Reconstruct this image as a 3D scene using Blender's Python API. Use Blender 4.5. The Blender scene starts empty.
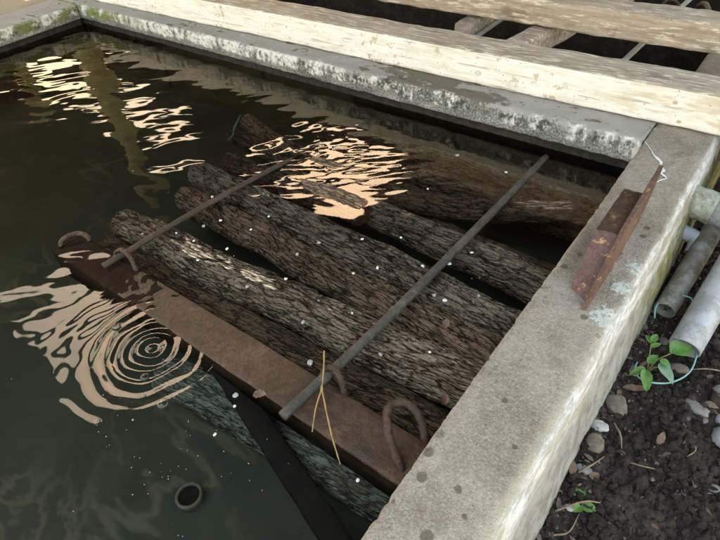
import bpy, math, random
import numpy as np
from mathutils import Matrix, Vector

random.seed(7)
SC = bpy.context.scene
COL = SC.collection
R = math.radians

# ------------------------------------------------------------------ camera
cam_data = bpy.data.cameras.new('camera')
cam_data.sensor_width = 36.0
cam_data.lens = 27.25
cam_data.clip_start = 0.02
cam_data.clip_end = 500
cam = bpy.data.objects.new('camera', cam_data)
COL.objects.link(cam)
cam.matrix_world = Matrix(((0.79225102, -0.36824976, 0.48654952, 0.2682),
                           (0.60580392, 0.57016840, -0.55489603, -1.6740),
                           (-0.07307483, 0.73437055, 0.67480365, 0.9000),
                           (0, 0, 0, 1)))
SC.camera = cam

# ------------------------------------------------------------------ sky, sun, exposure
SUN_EL, SUN_AZ = 54.0, -42.0           # azimuth from +Y towards +X
world = bpy.data.worlds.new('World')
SC.world = world
world.use_nodes = True
wnt = world.node_tree
sky = wnt.nodes.new('ShaderNodeTexSky')
sky.sky_type = 'NISHITA'
sky.sun_disc = False
sky.sun_elevation = R(SUN_EL)
sky.sun_rotation = R(SUN_AZ)
sky.air_density = 2.6
sky.dust_density = 4.5
sky.ozone_density = 0.0
bg = wnt.nodes['Background']
bg.inputs[1].default_value = 0.15
wb = wnt.nodes.new('ShaderNodeMix'); wb.data_type = 'RGBA'; wb.blend_type = 'MULTIPLY'   # even warm white-balance tint over the whole sky
wb.inputs[0].default_value = 1.0
wb.inputs[7].default_value = (1.12, 0.985, 0.95, 1)
wnt.links.new(sky.outputs[0], wb.inputs[6])
wnt.links.new(wb.outputs[2], bg.inputs[0])

sun_data = bpy.data.lights.new('sun', 'SUN')
sun_data.energy = 4.0
sun_data.angle = R(0.6)
sun_data.color = (1.0, 0.93, 0.82)
sun = bpy.data.objects.new('sun', sun_data)
COL.objects.link(sun)
sd = Vector((math.sin(R(SUN_AZ)) * math.cos(R(SUN_EL)), math.cos(R(SUN_AZ)) * math.cos(R(SUN_EL)), math.sin(R(SUN_EL))))
sun.rotation_euler = sd.to_track_quat('Z', 'Y').to_euler()
sun.location = (-4, 4, 8)

SC.view_settings.view_transform = 'Standard'
SC.view_settings.look = 'None'
SC.view_settings.gamma = 1.0
SC.view_settings.exposure = 2.5
SC.render.engine = 'CYCLES'
SC.cycles.use_denoising = True
SC.cycles.max_bounces = 8
SC.cycles.transparent_max_bounces = 12
SC.cycles.volume_bounces = 0

# ------------------------------------------------------------------ numpy noise
_rng = np.random.RandomState(3)
_perm = np.concatenate([_rng.permutation(256)] * 3)
_grad = _rng.normal(size=(256, 3)); _grad /= np.linalg.norm(_grad, axis=1)[:, None]

def perlin(x, y, z=0.0):
    x, y, z = np.broadcast_arrays(np.asarray(x, float), np.asarray(y, float), np.asarray(z, float))
    xi, yi, zi = np.floor(x).astype(int), np.floor(y).astype(int), np.floor(z).astype(int)
    xf, yf, zf = x - xi, y - yi, z - zi
    u, v, w = [t * t * t * (t * (t * 6 - 15) + 10) for t in (xf, yf, zf)]
    out = 0
    for dx in (0, 1):
        for dy in (0, 1):
            for dz in (0, 1):
                h = _perm[_perm[_perm[(xi + dx) & 255] + ((yi + dy) & 255)] + ((zi + dz) & 255)]
                g = _grad[h]
                d = g[..., 0] * (xf - dx) + g[..., 1] * (yf - dy) + g[..., 2] * (zf - dz)
                out = out + d * (u if dx else 1 - u) * (v if dy else 1 - v) * (w if dz else 1 - w)
    return out * 1.4

def fbm(x, y, z=0.0, oct=4, gain=0.5):
    s, a, f = 0, 1.0, 1.0
    for i in range(oct):
        s = s + a * perlin(np.asarray(x) * f + 7.3 * i, np.asarray(y) * f, np.asarray(z) * f)
        a *= gain; f *= 2.03
    return s

# ------------------------------------------------------------------ object helpers
def make_mesh(name, verts, faces, mats=(), smooth=True, mat_idx=None):
    me = bpy.data.meshes.new(name)
    me.from_pydata([tuple(v) for v in np.asarray(verts, float).tolist()], [], [tuple(f) for f in faces])
    for m in (mats if isinstance(mats, (list, tuple)) else [mats]):
        me.materials.append(m)
    if smooth:
        me.polygons.foreach_set('use_smooth', [True] * len(me.polygons))
    if mat_idx is not None:
        me.polygons.foreach_set('material_index', mat_idx)
    me.update()
    return me

def link(name, me, parent=None, loc=(0, 0, 0), rot=(0, 0, 0)):
    o = bpy.data.objects.new(name, me)
    COL.objects.link(o)
    o.location = loc; o.rotation_euler = rot
    if parent is not None:
        o.parent = parent
    return o

def add(name, verts, faces, mat, parent=None, smooth=True, mat_idx=None):
    """world-space vertices; the parent (if any) sits unrotated at its location"""
    v = np.asarray(verts, float)
    if parent is not None:
        base = Vector(parent.location)
        if parent.parent is not None: base = base + Vector(parent.parent.location)
        v = v - np.array(base)
    return link(name, make_mesh(name, v, faces, mat, smooth, mat_idx), parent)

def root(name, loc, label, cat, group=None):
    o = link(name, None, None, loc)
    return tag(o, label, cat, group)

def tag(o, label=None, cat=None, group=None, kind=None):
    if label: o['label'] = label
    if cat: o['category'] = cat
    if group: o['group'] = group
    if kind: o['kind'] = kind
    return o

def floatattr(o, name, vals):
    a = o.data.attributes.new(name, 'FLOAT', 'POINT')
    a.data.foreach_set('value', np.asarray(vals, dtype=np.float32))

def grid_faces(nu, nv, closed_u=False):
    """index = i*nu + j, i rows (nv), j columns (nu)"""
    f = []
    for i in range(nv - 1):
        for j in range(nu if closed_u else nu - 1):
            k = (j + 1) % nu
            f.append((i * nu + j, i * nu + k, (i + 1) * nu + k, (i + 1) * nu + j))
    return f

def catmull(pts, n):
    p = np.asarray(pts, float)
    if len(p) == 2:
        t = np.linspace(0, 1, n)[:, None]
        return p[0] * (1 - t) + p[1] * t
    P = np.vstack([2 * p[0] - p[1], p, 2 * p[-1] - p[-2]])
    seg = len(p) - 1
    out = []
    for t in np.linspace(0, seg - 1e-9, n):
        i = int(t); u = t - i
        a, b, c, d = P[i], P[i + 1], P[i + 2], P[i + 3]
        out.append(0.5 * (2 * b + (c - a) * u + (2 * a - 5 * b + 4 * c - d) * u * u + (3 * b - a - 3 * c + d) * u ** 3))
    return np.array(out)

def frames(path):
    t = np.gradient(path, axis=0)
    t /= np.linalg.norm(t, axis=1)[:, None]
    up = np.array([0, 0, 1.0])
    if abs(t[0] @ up) > 0.9: up = np.array([1.0, 0, 0])
    n = []
    cur = up - t[0] * (up @ t[0]); cur /= np.linalg.norm(cur)
    for k in range(len(path)):
        cur = cur - t[k] * (cur @ t[k]); cur /= np.linalg.norm(cur)
        n.append(cur.copy())
    n = np.array(n)
    return t, n, np.cross(t, n)

def tube(pts, rad, nr=10, n=24, rough=0.0, rs=60.0, seed=0.0, caps=True, ret_theta=False):
    path = catmull(pts, n)
    r = np.interp(np.linspace(0, 1, n), np.linspace(0, 1, len(rad)), rad) if hasattr(rad, '__len__') else np.full(n, rad)
    t, a, b = frames(path)
    th = np.linspace(0, 2 * np.pi, nr, endpoint=False)
    dirs = a[:, None, :] * np.cos(th)[None, :, None] + b[:, None, :] * np.sin(th)[None, :, None]
    rr = np.repeat(r[:, None], nr, 1)
    if rough:
        q = path[:, None, :] + dirs * rr[..., None]
        rr = rr + rough * fbm(q[..., 0] * rs + seed, q[..., 1] * rs, q[..., 2] * rs, 3)
    v = (path[:, None, :] + dirs * rr[..., None]).reshape(-1, 3)
    f = grid_faces(nr, n, True)
    if caps:
        f.append(tuple(range(nr))[::-1]); f.append(tuple((n - 1) * nr + j for j in range(nr)))
    return v, f

def sweep(profile, path, rough=0.0, rs=20.0, seed=0.0, closed=True, caps=True, side=None):
    """profile points (u, v): u along the horizontal side, v along up; path: n x 3, horizontal-ish"""
    prof = np.asarray(profile, float); m = len(prof); n = len(path)
    t = np.gradient(np.asarray(path, float), axis=0); t /= np.linalg.norm(t, axis=1)[:, None]
    up = np.array([0, 0, 1.0])
    s = np.cross(t, up); s /= np.linalg.norm(s, axis=1)[:, None]
    v = path[:, None, :] + s[:, None, :] * prof[None, :, 0, None] + up * prof[None, :, 1, None]
    if rough:
        c = prof.mean(0)
        nrm = np.roll(prof, -1, 0) - np.roll(prof, 1, 0)
        nrm = np.stack([nrm[:, 1], -nrm[:, 0]], 1); nrm /= np.linalg.norm(nrm, axis=1)[:, None] + 1e-9
        if ((prof - c) * nrm).sum() < 0: nrm = -nrm
        d = s[:, None, :] * nrm[None, :, 0, None] + up * nrm[None, :, 1, None]
        amp = fbm(v[..., 0] * rs + seed, v[..., 1] * rs, v[..., 2] * rs, 4)
        v = v + d * (rough * amp)[..., None]
    f = grid_faces(m, n, closed)
    if caps:
        f.append(tuple(range(m))[::-1]); f.append(tuple((n - 1) * m + j for j in range(m)))
    return v.reshape(-1, 3), f

def round_rect(w, h, r, n=3, sub=6, u0=None, v0=0.0):
    """closed profile, base at v0, centred on u"""
    pts = []
    def arc(cx, cy, a0):
        for k in range(n + 1):
            a = a0 + (math.pi / 2) * k / n
            pts.append((cx + r * math.cos(a), cy + r * math.sin(a)))
    def seg(p, q):
        for k in range(1, sub):
            pts.append((p[0] + (q[0] - p[0]) * k / sub, p[1] + (q[1] - p[1]) * k / sub))
    arc(w / 2 - r, v0 + h - r, 0); seg((w / 2 - r, v0 + h), (-w / 2 + r, v0 + h))
    arc(-w / 2 + r, v0 + h - r, math.pi / 2); seg((-w / 2, v0 + h - r), (-w / 2, v0 + r))
    arc(-w / 2 + r, v0 + r, math.pi); seg((-w / 2 + r, v0), (w / 2 - r, v0))
    arc(w / 2 - r, v0 + r, 1.5 * math.pi); seg((w / 2, v0 + r), (w / 2, v0 + h - r))
    return pts

def box_vf(x0, x1, y0, y1, z0, z1):
    v = [(x0, y0, z0), (x1, y0, z0), (x1, y1, z0), (x0, y1, z0), (x0, y0, z1), (x1, y0, z1), (x1, y1, z1), (x0, y1, z1)]
    f = [(0, 3, 2, 1), (4, 5, 6, 7), (0, 1, 5, 4), (1, 2, 6, 5), (2, 3, 7, 6), (3, 0, 4, 7)]
    return v, f

# ------------------------------------------------------------------ material helpers
class M:
    def __init__(self, name):
        self.m = bpy.data.materials.new(name); self.m.use_nodes = True
        self.nt = self.m.node_tree; self.nt.nodes.clear()
        self.out = self.nt.nodes.new('ShaderNodeOutputMaterial')
        self.tc = self.nt.nodes.new('ShaderNodeTexCoord')
        self.obj = self.tc.outputs['Object']
    def n(self, typ, props=None, **ins):
        nd = self.nt.nodes.new(typ)
        for k, v in (props or {}).items(): setattr(nd, k, v)
        for k, v in ins.items():
            key = k.replace('_', ' ')
            s = nd.inputs[int(k[1:])] if k[0] == 'i' and k[1:].isdigit() else nd.inputs[key]
            self.set(s, v)
        return nd
    def set(self, s, v):
        if isinstance(v, bpy.types.NodeSocket): self.nt.links.new(v, s)
        else:
            if hasattr(s, 'default_value') and s.type == 'RGBA' and len(v) == 3: v = (*v, 1)
            s.default_value = v
    def mapv(self, scale=(1, 1, 1), loc=(0, 0, 0), rot=(0, 0, 0), vec=None):
        return self.n('ShaderNodeMapping', None, Vector=vec or self.obj, Scale=scale, Location=loc, Rotation=rot).outputs[0]
    def noise(self, scale, detail=4, rough=0.55, vec=None, dist=0.0):
        return self.n('ShaderNodeTexNoise', None, Vector=vec or self.obj, Scale=scale, Detail=detail, Roughness=rough, Distortion=dist).outputs['Fac']
    def voro(self, scale, vec=None, feature='F1', rnd=1.0):
        return self.n('ShaderNodeTexVoronoi', {'feature': feature}, Vector=vec or self.obj, Scale=scale, Randomness=rnd)
    def ramp(self, fac, stops, interp='LINEAR'):
        nd = self.nt.nodes.new('ShaderNodeValToRGB'); cr = nd.color_ramp; cr.interpolation = interp
        while len(cr.elements) > 1: cr.elements.remove(cr.elements[-1])
        for k, (p, c) in enumerate(stops):
            e = cr.elements[0] if k == 0 else cr.elements.new(p)
            e.position = p
            e.color = (c, c, c, 1) if not hasattr(c, '__len__') else (*c, 1)
        self.set(nd.inputs[0], fac)
        return nd.outputs[0]
    def mix(self, fac, a, b, mode='MIX'):
        nd = self.nt.nodes.new('ShaderNodeMix'); nd.data_type = 'RGBA'; nd.blend_type = mode
        self.set(nd.inputs[0], fac); self.set(nd.inputs[6], a); self.set(nd.inputs[7], b)
        return nd.outputs[2]
    def math(self, op, a, b=0.0, c=None, clamp=False):
        nd = self.nt.nodes.new('ShaderNodeMath'); nd.operation = op; nd.use_clamp = clamp
        self.set(nd.inputs[0], a); self.set(nd.inputs[1], b)
        if c is not None: self.set(nd.inputs[2], c)
        return nd.outputs[0]
    def maprange(self, v, a, b, c=0.0, d=1.0, smooth=True):
        nd = self.n('ShaderNodeMapRange', {'interpolation_type': 'SMOOTHSTEP' if smooth else 'LINEAR'}, i0=v, i1=a, i2=b, i3=c, i4=d)
        return nd.outputs[0]
    def xyz(self, vec=None):
        nd = self.n('ShaderNodeSeparateXYZ', None, i0=vec or self.obj)
        return nd.outputs
    def near(self, p, r0, r1):
        """1 inside radius r0 of a point, 0 beyond r1"""
        nd = self.n('ShaderNodeVectorMath', {'operation': 'DISTANCE'}, i0=self.obj, i1=p)
        return self.maprange(nd.outputs['Value'], r0, r1, 1.0, 0.0)
    def bump(self, h, strength=0.4, dist=0.01, normal=None):
        nd = self.n('ShaderNodeBump', None, Strength=strength, Distance=dist, Height=h)
        if normal is not None: self.set(nd.inputs['Normal'], normal)
        return nd.outputs[0]
    def pbr(self, color, rough=0.8, normal=None, metallic=0.0, spec=0.5, **kw):
        nd = self.n('ShaderNodeBsdfPrincipled')
        self.set(nd.inputs['Base Color'], color); self.set(nd.inputs['Roughness'], rough)
        self.set(nd.inputs['Metallic'], metallic); self.set(nd.inputs['Specular IOR Level'], spec)
        if normal is not None: self.set(nd.inputs['Normal'], normal)
        for k, v in kw.items(): self.set(nd.inputs[k.replace('_', ' ')], v)
        self.nt.links.new(nd.outputs[0], self.out.inputs['Surface'])
        return self.m

# ------------------------------------------------------------------ materials
DRIPS = [(.028, -1.293, .013), (.088, -1.372, .015), (.012, -1.248, .013), (.011, -1.355, .006), (.089, -1.276, .010), (.134, -.416, .011), (.136, -.453, .012), (.111, -.545, .009), (.117, -.79, .011), (.130, -.663, .010), (.160, -.825, .008), (.131, -1.152, .007), (.120, -1.31, .007), (.074, -1.074, .008), (.02, -.66, .012), (.035, -.60, .009)]
def concrete_right():
    m = M('concrete_rim')
    x, y, z = m.xyz()
    n1 = m.noise(4.5, 6, 0.6); n2 = m.noise(38, 5, 0.65); n3 = m.noise(220, 3, 0.6)
    c = m.ramp(n1, [(0.26, (0.155, 0.128, 0.094)), (0.44, (0.25, 0.219, 0.172)), (0.56, (0.30, 0.272, 0.228)), (0.72, (0.225, 0.193, 0.14))])
    c = m.mix(m.maprange(n2, 0.5, 0.72, 0, 0.45), c, (0.24, 0.21, 0.165))
    c = m.mix(m.maprange(n3, 0.4, 0.75, 0, 0.5), c, (0.38, 0.352, 0.31))
    # damp drips and dark lichen spots
    v = m.voro(17, vec=m.mapv((1, .7, 1)))
    spot = m.math('MULTIPLY', m.maprange(m.math('ADD', v.outputs['Distance'], m.math('MULTIPLY', n2, 0.25)), 0.20, 0.32, 1, 0),
                  m.maprange(m.noise(5.5, 2), 0.50, 0.6, 0, 0.75))
    c = m.mix(spot, c, (0.105, 0.095, 0.075))
    v2 = m.voro(60, vec=m.mapv((1, .8, 1), (3, 1, 0)))
    s2 = m.math('MULTIPLY', m.maprange(v2.outputs['Distance'], 0.12, 0.26, 1, 0), m.maprange(m.noise(13, 2), 0.56, 0.62, 0, 0.55))
    c = m.mix(s2, c, (0.12, 0.11, 0.085))
    n5 = m.noise(520, 2, .6); n6 = m.n('ShaderNodeSeparateColor', None, i0=m.voro(230).outputs['Color']).outputs[0]
    c = m.mix(m.maprange(n5, .56, .70, 0, .55), c, (0.12, 0.10, 0.08))
    c = m.mix(m.maprange(n5, .42, .30, 0, .5), c, (0.50, 0.47, 0.42))
    c = m.mix(.22, c, n6, 'SOFT_LIGHT')
    n4 = m.noise(13, 7, 0.72)
    c = m.mix(m.maprange(n4, 0.50, 0.68, 0, 0.6), c, (0.17, 0.14, 0.10))
    c = m.mix(m.maprange(n4, 0.46, 0.30, 0, 0.55), c, (0.37, 0.345, 0.30))
    pit = m.voro(150, vec=m.mapv((1, .8, 1)))
    c = m.mix(m.math('MULTIPLY', m.maprange(pit.outputs['Distance'], .14, .26, 1, 0), m.maprange(m.noise(45, 2), .54, .62, 0, .75)), c, (0.10, 0.085, 0.065))
    # separate damp spots where drips land
    dsp = None
    for px, py_, pr_ in DRIPS:
        q = m.near((px, py_, 0), pr_ * .4, pr_ * 1.25)
        dsp = q if dsp is None else m.math('MAXIMUM', dsp, q)
    dsp = m.maprange(m.math('ADD', dsp, m.math('MULTIPLY', m.math('SUBTRACT', m.noise(110, 5, .8), .5), 1.8)), .45, .85, 0, .78)
    c = m.mix(dsp, c, (0.085, 0.075, 0.055))
    # pale lime and blue-green lichen patches
    p1 = m.math('MAXIMUM', m.near((0.158, -0.765, 0), 0.012, 0.06), m.math('MAXIMUM', m.near((0.152, -0.66, 0), 0.004, 0.05), m.near((0.158, -0.575, 0), 0.0, 0.045)))
    pn = m.maprange(m.math('ADD', m.noise(90, 4, 0.7), m.math('MULTIPLY', p1, 0.32)), 0.66, 0.80, 0, 1)
    c = m.mix(m.math('MULTIPLY', pn, m.maprange(p1, 0.02, 0.3, 0, 0.9)), c, m.mix(m.noise(30), (0.56, 0.58, 0.56), (0.40, 0.50, 0.46)))
    # pale line along the rusty cleat
    # yellowish skim and white lime along the outer arris
    wob = m.math('ADD', x, m.math('MULTIPLY', m.math('SUBTRACT', m.noise(11, 5, 0.7), 0.5), 0.035))
    yel = m.math('MULTIPLY', m.maprange(wob, 0.145, 0.165, 0, 0.5), m.maprange(y, -1.05, -0.55, 1.0, 0.25))
    c = m.mix(yel, c, (0.44, 0.42, 0.30))
    wh = m.math('MULTIPLY', m.maprange(wob, 0.163, 0.176, 0, 1), m.maprange(m.noise(14, 6, 0.7, vec=m.mapv((2.2, .35, 2.2))), 0.40, 0.56, 0.1, 1))
    c = m.mix(wh, c, m.mix(m.maprange(m.noise(60, 5, .75, vec=m.mapv((1.5, .35, 1.5))), .42, .6), (0.62, 0.62, 0.61), (0.38, 0.38, 0.36)))
    # grey, then moss down the outer face
    face = m.maprange(m.math('ADD', z, m.math('MULTIPLY', m.noise(14, 4), 0.06)), -0.005, -0.05, 0, 1)
    fc = m.mix(m.maprange(m.noise(24, 5, .7), 0.4, 0.62), (0.33, 0.33, 0.31), (0.21, 0.205, 0.175))
    moss = m.mix(m.maprange(m.noise(40, 5, .7), 0.35, 0.6), (0.10, 0.095, 0.04), (0.24, 0.225, 0.09))
    fc = m.mix(m.math('MULTIPLY', m.maprange(y, -0.75, -0.4, 0.0, 1), m.math('MULTIPLY', m.maprange(m.noise(18, 4), 0.35, 0.5), m.maprange(z, -.03, -.07))), fc, moss)
    c = m.mix(face, c, fc)
    # dark wet tide zone inside
    tide = m.math('MULTIPLY', m.maprange(m.math('ADD', z, m.math('MULTIPLY', m.noise(20), 0.05)), -0.04, -0.075, 0, 1), m.maprange(x, 0.05, 0.03))
    c = m.mix(tide, c, (0.07, 0.066, 0.055))
    # pale chipped inner arris
    ar = m.math('MULTIPLY', m.maprange(wob, -0.006, 0.010, 1, 0), m.maprange(z, -0.03, -0.005))
    c = m.mix(m.math('MULTIPLY', ar, 0.55), c, (0.5, 0.47, 0.41))
    h = m.math('ADD', m.math('ADD', m.math('MULTIPLY', n2, 0.7), m.math('MULTIPLY', n3, 0.55)), m.math('MULTIPLY', n4, 1.2))
    return m.pbr(c, 0.9, m.bump(h, 0.75, 0.008), spec=0.25)

def concrete_back():
    m = M('concrete_tide_stained')
    x, y, z = m.xyz()
    n1 = m.noise(5, 6, 0.6); n2 = m.noise(45, 5, 0.7); n3 = m.noise(160, 3, 0.7)
    top = m.ramp(n1, [(0.3, (0.28, 0.27, 0.24)), (0.6, (0.36, 0.35, 0.33)), (0.75, (0.25, 0.23, 0.19))])
    v = m.voro(14, vec=m.mapv((.6, 1.4, 1)))
    top = m.mix(m.math('MULTIPLY', m.maprange(m.math('ADD', v.outputs['Distance'], m.math('MULTIPLY', n2, .3)), .32, .4, 1, 0), m.maprange(m.noise(4, 2), .46, .52, 0, .8)), top, (0.13, 0.095, 0.055))
    dry = m.maprange(m.math('ADD', m.noise(6, 5, .7, vec=m.mapv((.7, 1.2, 1))), m.math('MULTIPLY', m.near((-.78, .1, 0), .0, .45), .22)), .60, .64, 0, .75)
    top = m.mix(dry, top, (0.10, 0.078, 0.05))
    zz = m.math('ADD', z, m.math('ADD', m.math('MULTIPLY', m.math('SUBTRACT', m.noise(30, 6, .8, vec=m.mapv((.8, 1, .5))), 0.5), 0.06), m.math('MULTIPLY', m.math('SUBTRACT', m.noise(5.5, 4, .7, vec=m.mapv((1, .2, .2))), 0.5), 0.07)))
    lime = m.ramp(m.math('ADD', m.math('MULTIPLY', n2, .6), m.math('MULTIPLY', m.noise(7, 4), .5)), [(0.40, (0.22, 0.22, 0.20)), (0.50, (0.48, 0.48, 0.46)), (0.60, (0.72, 0.72, 0.70))])
    black = m.ramp(n2, [(0.36, (0.03, 0.037, 0.034)), (0.50, (0.09, 0.10, 0.09)), (0.60, (0.5, 0.5, 0.48))])
    grey = m.ramp(m.math('ADD', m.math('MULTIPLY', n3, .65), m.math('MULTIPLY', n1, .35)), [(0.38, (0.06, 0.062, 0.058)), (0.5, (0.17, 0.172, 0.165)), (0.64, (0.45, 0.45, 0.43))])
    lime = m.mix(m.math('MULTIPLY', m.maprange(x, -.9, -1.6, 0, .8), m.maprange(m.noise(12, 5, .75, vec=m.mapv((1, .5, .5))), .42, .56)), lime, (0.7, 0.7, 0.68))
    moss = m.mix(m.noise(25), (0.12, 0.15, 0.04), (0.24, 0.27, 0.1))
    lime = m.mix(m.math('MULTIPLY', m.maprange(x, -2.4, -2.9), m.maprange(m.noise(10), .4, .55)), lime, moss)
    st = m.mapv((1, 1, .45))
    white = m.math('MULTIPLY', m.math('MULTIPLY', m.maprange(m.math('ADD', m.noise(11, 6, .75, vec=st), m.maprange(x, -.8, -1.9, 0, .10)), .50, .60), m.maprange(zz, -.060, -.045)), m.maprange(n2, .38, .5, .25, 1))
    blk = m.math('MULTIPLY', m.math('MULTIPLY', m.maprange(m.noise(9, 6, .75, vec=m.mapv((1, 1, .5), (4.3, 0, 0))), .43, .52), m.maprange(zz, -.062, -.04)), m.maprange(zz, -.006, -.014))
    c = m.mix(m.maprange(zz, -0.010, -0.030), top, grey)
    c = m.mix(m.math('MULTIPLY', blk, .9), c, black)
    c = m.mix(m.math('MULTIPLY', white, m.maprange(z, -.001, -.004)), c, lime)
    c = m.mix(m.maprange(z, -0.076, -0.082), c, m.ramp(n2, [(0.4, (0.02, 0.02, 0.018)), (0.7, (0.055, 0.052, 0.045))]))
    h = m.math('ADD', n2, m.math('MULTIPLY', n3, 0.6))
    return m.pbr(c, 0.88, m.bump(h, 0.6, 0.006), spec=0.3)

def timber_paint():
    m = M('peeling_white_paint')
    g = m.mapv((1.2, 9, 9))
    n1 = m.noise(6, 6, 0.65, vec=g); n2 = m.noise(30, 4, 0.7); n3 = m.noise(3, 3)
    c = m.ramp(n1, [(0.3, (0.70, 0.66, 0.57)), (0.5, (0.85, 0.83, 0.79)), (0.7, (0.88, 0.87, 0.85))])
    c = m.mix(m.maprange(m.noise(6, 7, .75, vec=m.mapv((1, 6, 6))), .5, .72, 0, .5), c, (0.50, 0.44, 0.34))
    c = m.mix(m.math('MULTIPLY', m.maprange(n2, 0.54, 0.64, 0, 0.7), m.maprange(m.noise(2.3, 3), .53, .62)), c, (0.30, 0.235, 0.11))
    v = m.voro(26, vec=m.mapv((.8, 1, 1)))
    c = m.mix(m.math('MULTIPLY', m.maprange(v.outputs['Distance'], 0.10, 0.2, 1, 0), m.maprange(m.noise(7), .52, .6, 0, .7)), c, (0.33, 0.26, 0.16))
    kv = m.voro(3.1, vec=m.mapv((1, 1.6, 1.6), (.4, 0, 0)))
    ring = m.math('SINE', m.math('MULTIPLY', kv.outputs['Distance'], 160.0))
    c = m.mix(m.math('MULTIPLY', m.maprange(kv.outputs['Distance'], .035, .075, .6, 0), m.maprange(ring, -1, 1, .5, 1)), c, (0.34, 0.28, 0.2))
    xx, yy, zz = m.xyz()
    c = m.mix(m.math('MULTIPLY', m.maprange(m.math('ADD', zz, m.math('MULTIPLY', m.noise(9, 5, .7), .05)), .045, .015), .5), c, (0.40, 0.34, 0.24))
    c = m.mix(m.math('MULTIPLY', m.maprange(xx, -.5, .15, 0, .7), m.maprange(m.noise(8, 5, .7, vec=m.mapv((.5, 2, 2))), .45, .62)), c, (0.5, 0.40, 0.27))
    pv = m.voro(75)
    c = m.mix(m.math('MULTIPLY', m.maprange(pv.outputs['Distance'], .12, .24, 1, 0), m.maprange(m.noise(16, 3), .54, .6, 0, .8)), c, (0.22, 0.17, 0.10))
    crack = m.maprange(m.noise(5, 4, .6, vec=m.mapv((.5, 26, 26))), 0.60, 0.66, 0, 0.65)
    c = m.mix(crack, c, (0.3, 0.26, 0.2))
    return m.pbr(c, 0.75, m.bump(n1, 0.35, 0.006), spec=0.3)

def timber_grey(name='weathered_timber', warm=0.0):
    m = M(name)
    g = m.mapv((1.0, 14, 14))
    n1 = m.noise(5, 7, 0.7, vec=g); n2 = m.noise(9, 4); n3 = m.noise(40, 4, .7, vec=m.mapv((.3, 2, 2)))
    c = m.ramp(n1, [(0.25, (0.15 + warm, 0.125, 0.10)), (0.5, (0.36 + warm, 0.315, 0.255)), (0.75, (0.5 + warm, 0.45, 0.375))])
    c = m.mix(m.maprange(n2, .55, .72, 0, .6), c, (0.16, 0.13, 0.10))
    c = m.mix(m.maprange(n3, .52, .62, 0, .8), c, (0.68, 0.63, 0.54))
    c = m.mix(m.maprange(m.noise(70, 4, .7, vec=m.mapv((.2, 2, 2))), .6, .7, 0, .7), c, (0.09, 0.07, 0.055))
    return m.pbr(c, 0.85, m.bump(n1, 0.5, 0.006), spec=0.25)

def bark(name, lo, mid, hi, wet=0.45, sc=1.0, crackc=None):
    m = M(name)
    a = m.n('ShaderNodeAttribute', {'attribute_name': 'ridge'}).outputs['Fac']
    bv = m.n('ShaderNodeAttribute', {'attribute_name': 'bark_uv'}).outputs['Vector']     # (along, around, log seed) in metres
    wn = m.n('ShaderNodeTexNoise', None, Vector=m.mapv((9, 30, 1), vec=bv), Scale=1.6, Detail=4, Roughness=.6).outputs['Color']
    wv = m.n('ShaderNodeVectorMath', {'operation': 'MULTIPLY_ADD'}, i0=wn, i1=(.030, .016, 0), i2=bv).outputs[0]
    pl = m.mapv((14 * sc, 92 * sc, 1), vec=wv)
    ve = m.n('ShaderNodeTexVoronoi', {'feature': 'DISTANCE_TO_EDGE'}, Vector=pl, Scale=1.0).outputs['Distance']
    vc = m.n('ShaderNodeTexVoronoi', {'feature': 'F1'}, Vector=pl, Scale=1.0).outputs['Color']
    ve2 = m.n('ShaderNodeTexVoronoi', {'feature': 'DISTANCE_TO_EDGE'}, Vector=m.mapv((45 * sc, 240 * sc, 1), vec=wv), Scale=1.0).outputs['Distance']
    cell = m.n('ShaderNodeSeparateColor', None, i0=vc).outputs[0]
    n2 = m.noise(260, 5, .75, vec=m.mapv((.45, 1, 1), vec=bv)); n1 = m.noise(16, 5, .65, vec=m.mapv((.5, 1, 1), vec=bv))
    h = m.math('ADD', m.math('MULTIPLY', m.maprange(ve, .0, .17), .55), m.math('MULTIPLY', m.maprange(ve2, 0, .22), .38))
    t = m.math('ADD', m.math('MULTIPLY', h, .72), m.math('MULTIPLY', a, .22))
    t = m.math('ADD', t, m.math('ADD', m.math('MULTIPLY', m.math('SUBTRACT', n1, .5), .75), m.math('MULTIPLY', m.math('SUBTRACT', n2, .5), 1.2)))
    t = m.math('ADD', t, m.math('MULTIPLY', m.math('SUBTRACT', cell, .5), .30))
    c = m.ramp(t, [(0.12, lo), (0.37, mid), (0.60, tuple((p + q) / 2.1 for p, q in zip(mid, hi))), (0.83, hi)])
    red = m.maprange(m.noise(9, 3, vec=bv), .60, .70, 0, .55)
    c = m.mix(red, c, m.mix(h, lo, (0.17, 0.085, 0.04)))
    hh = m.math('ADD', h, m.math('MULTIPLY', n2, .5))
    return m.pbr(c, m.ramp(n2, [(.3, wet + .3), (.7, wet - .12)]), m.bump(hh, 0.9, 0.007), spec=0.5)

def wood_cut(name='cut_wood', col=(0.32, 0.17, 0.085)):
    m = M(name)
    n = m.noise(60, 5, .7); w = m.n('ShaderNodeTexWave', {'wave_type': 'RINGS', 'rings_direction': 'X'}, Vector=m.obj, Scale=45, Distortion=3, Detail=3).outputs['Fac']
    c = m.mix(m.math('MULTIPLY', w, .5), col, (col[0] * .5, col[1] * .45, col[2] * .4))
    c = m.mix(m.maprange(n, .45, .65, 0, .8), c, (0.05, 0.035, 0.025))
    return m.pbr(c, 0.5, m.bump(n, .5, .004))

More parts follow.
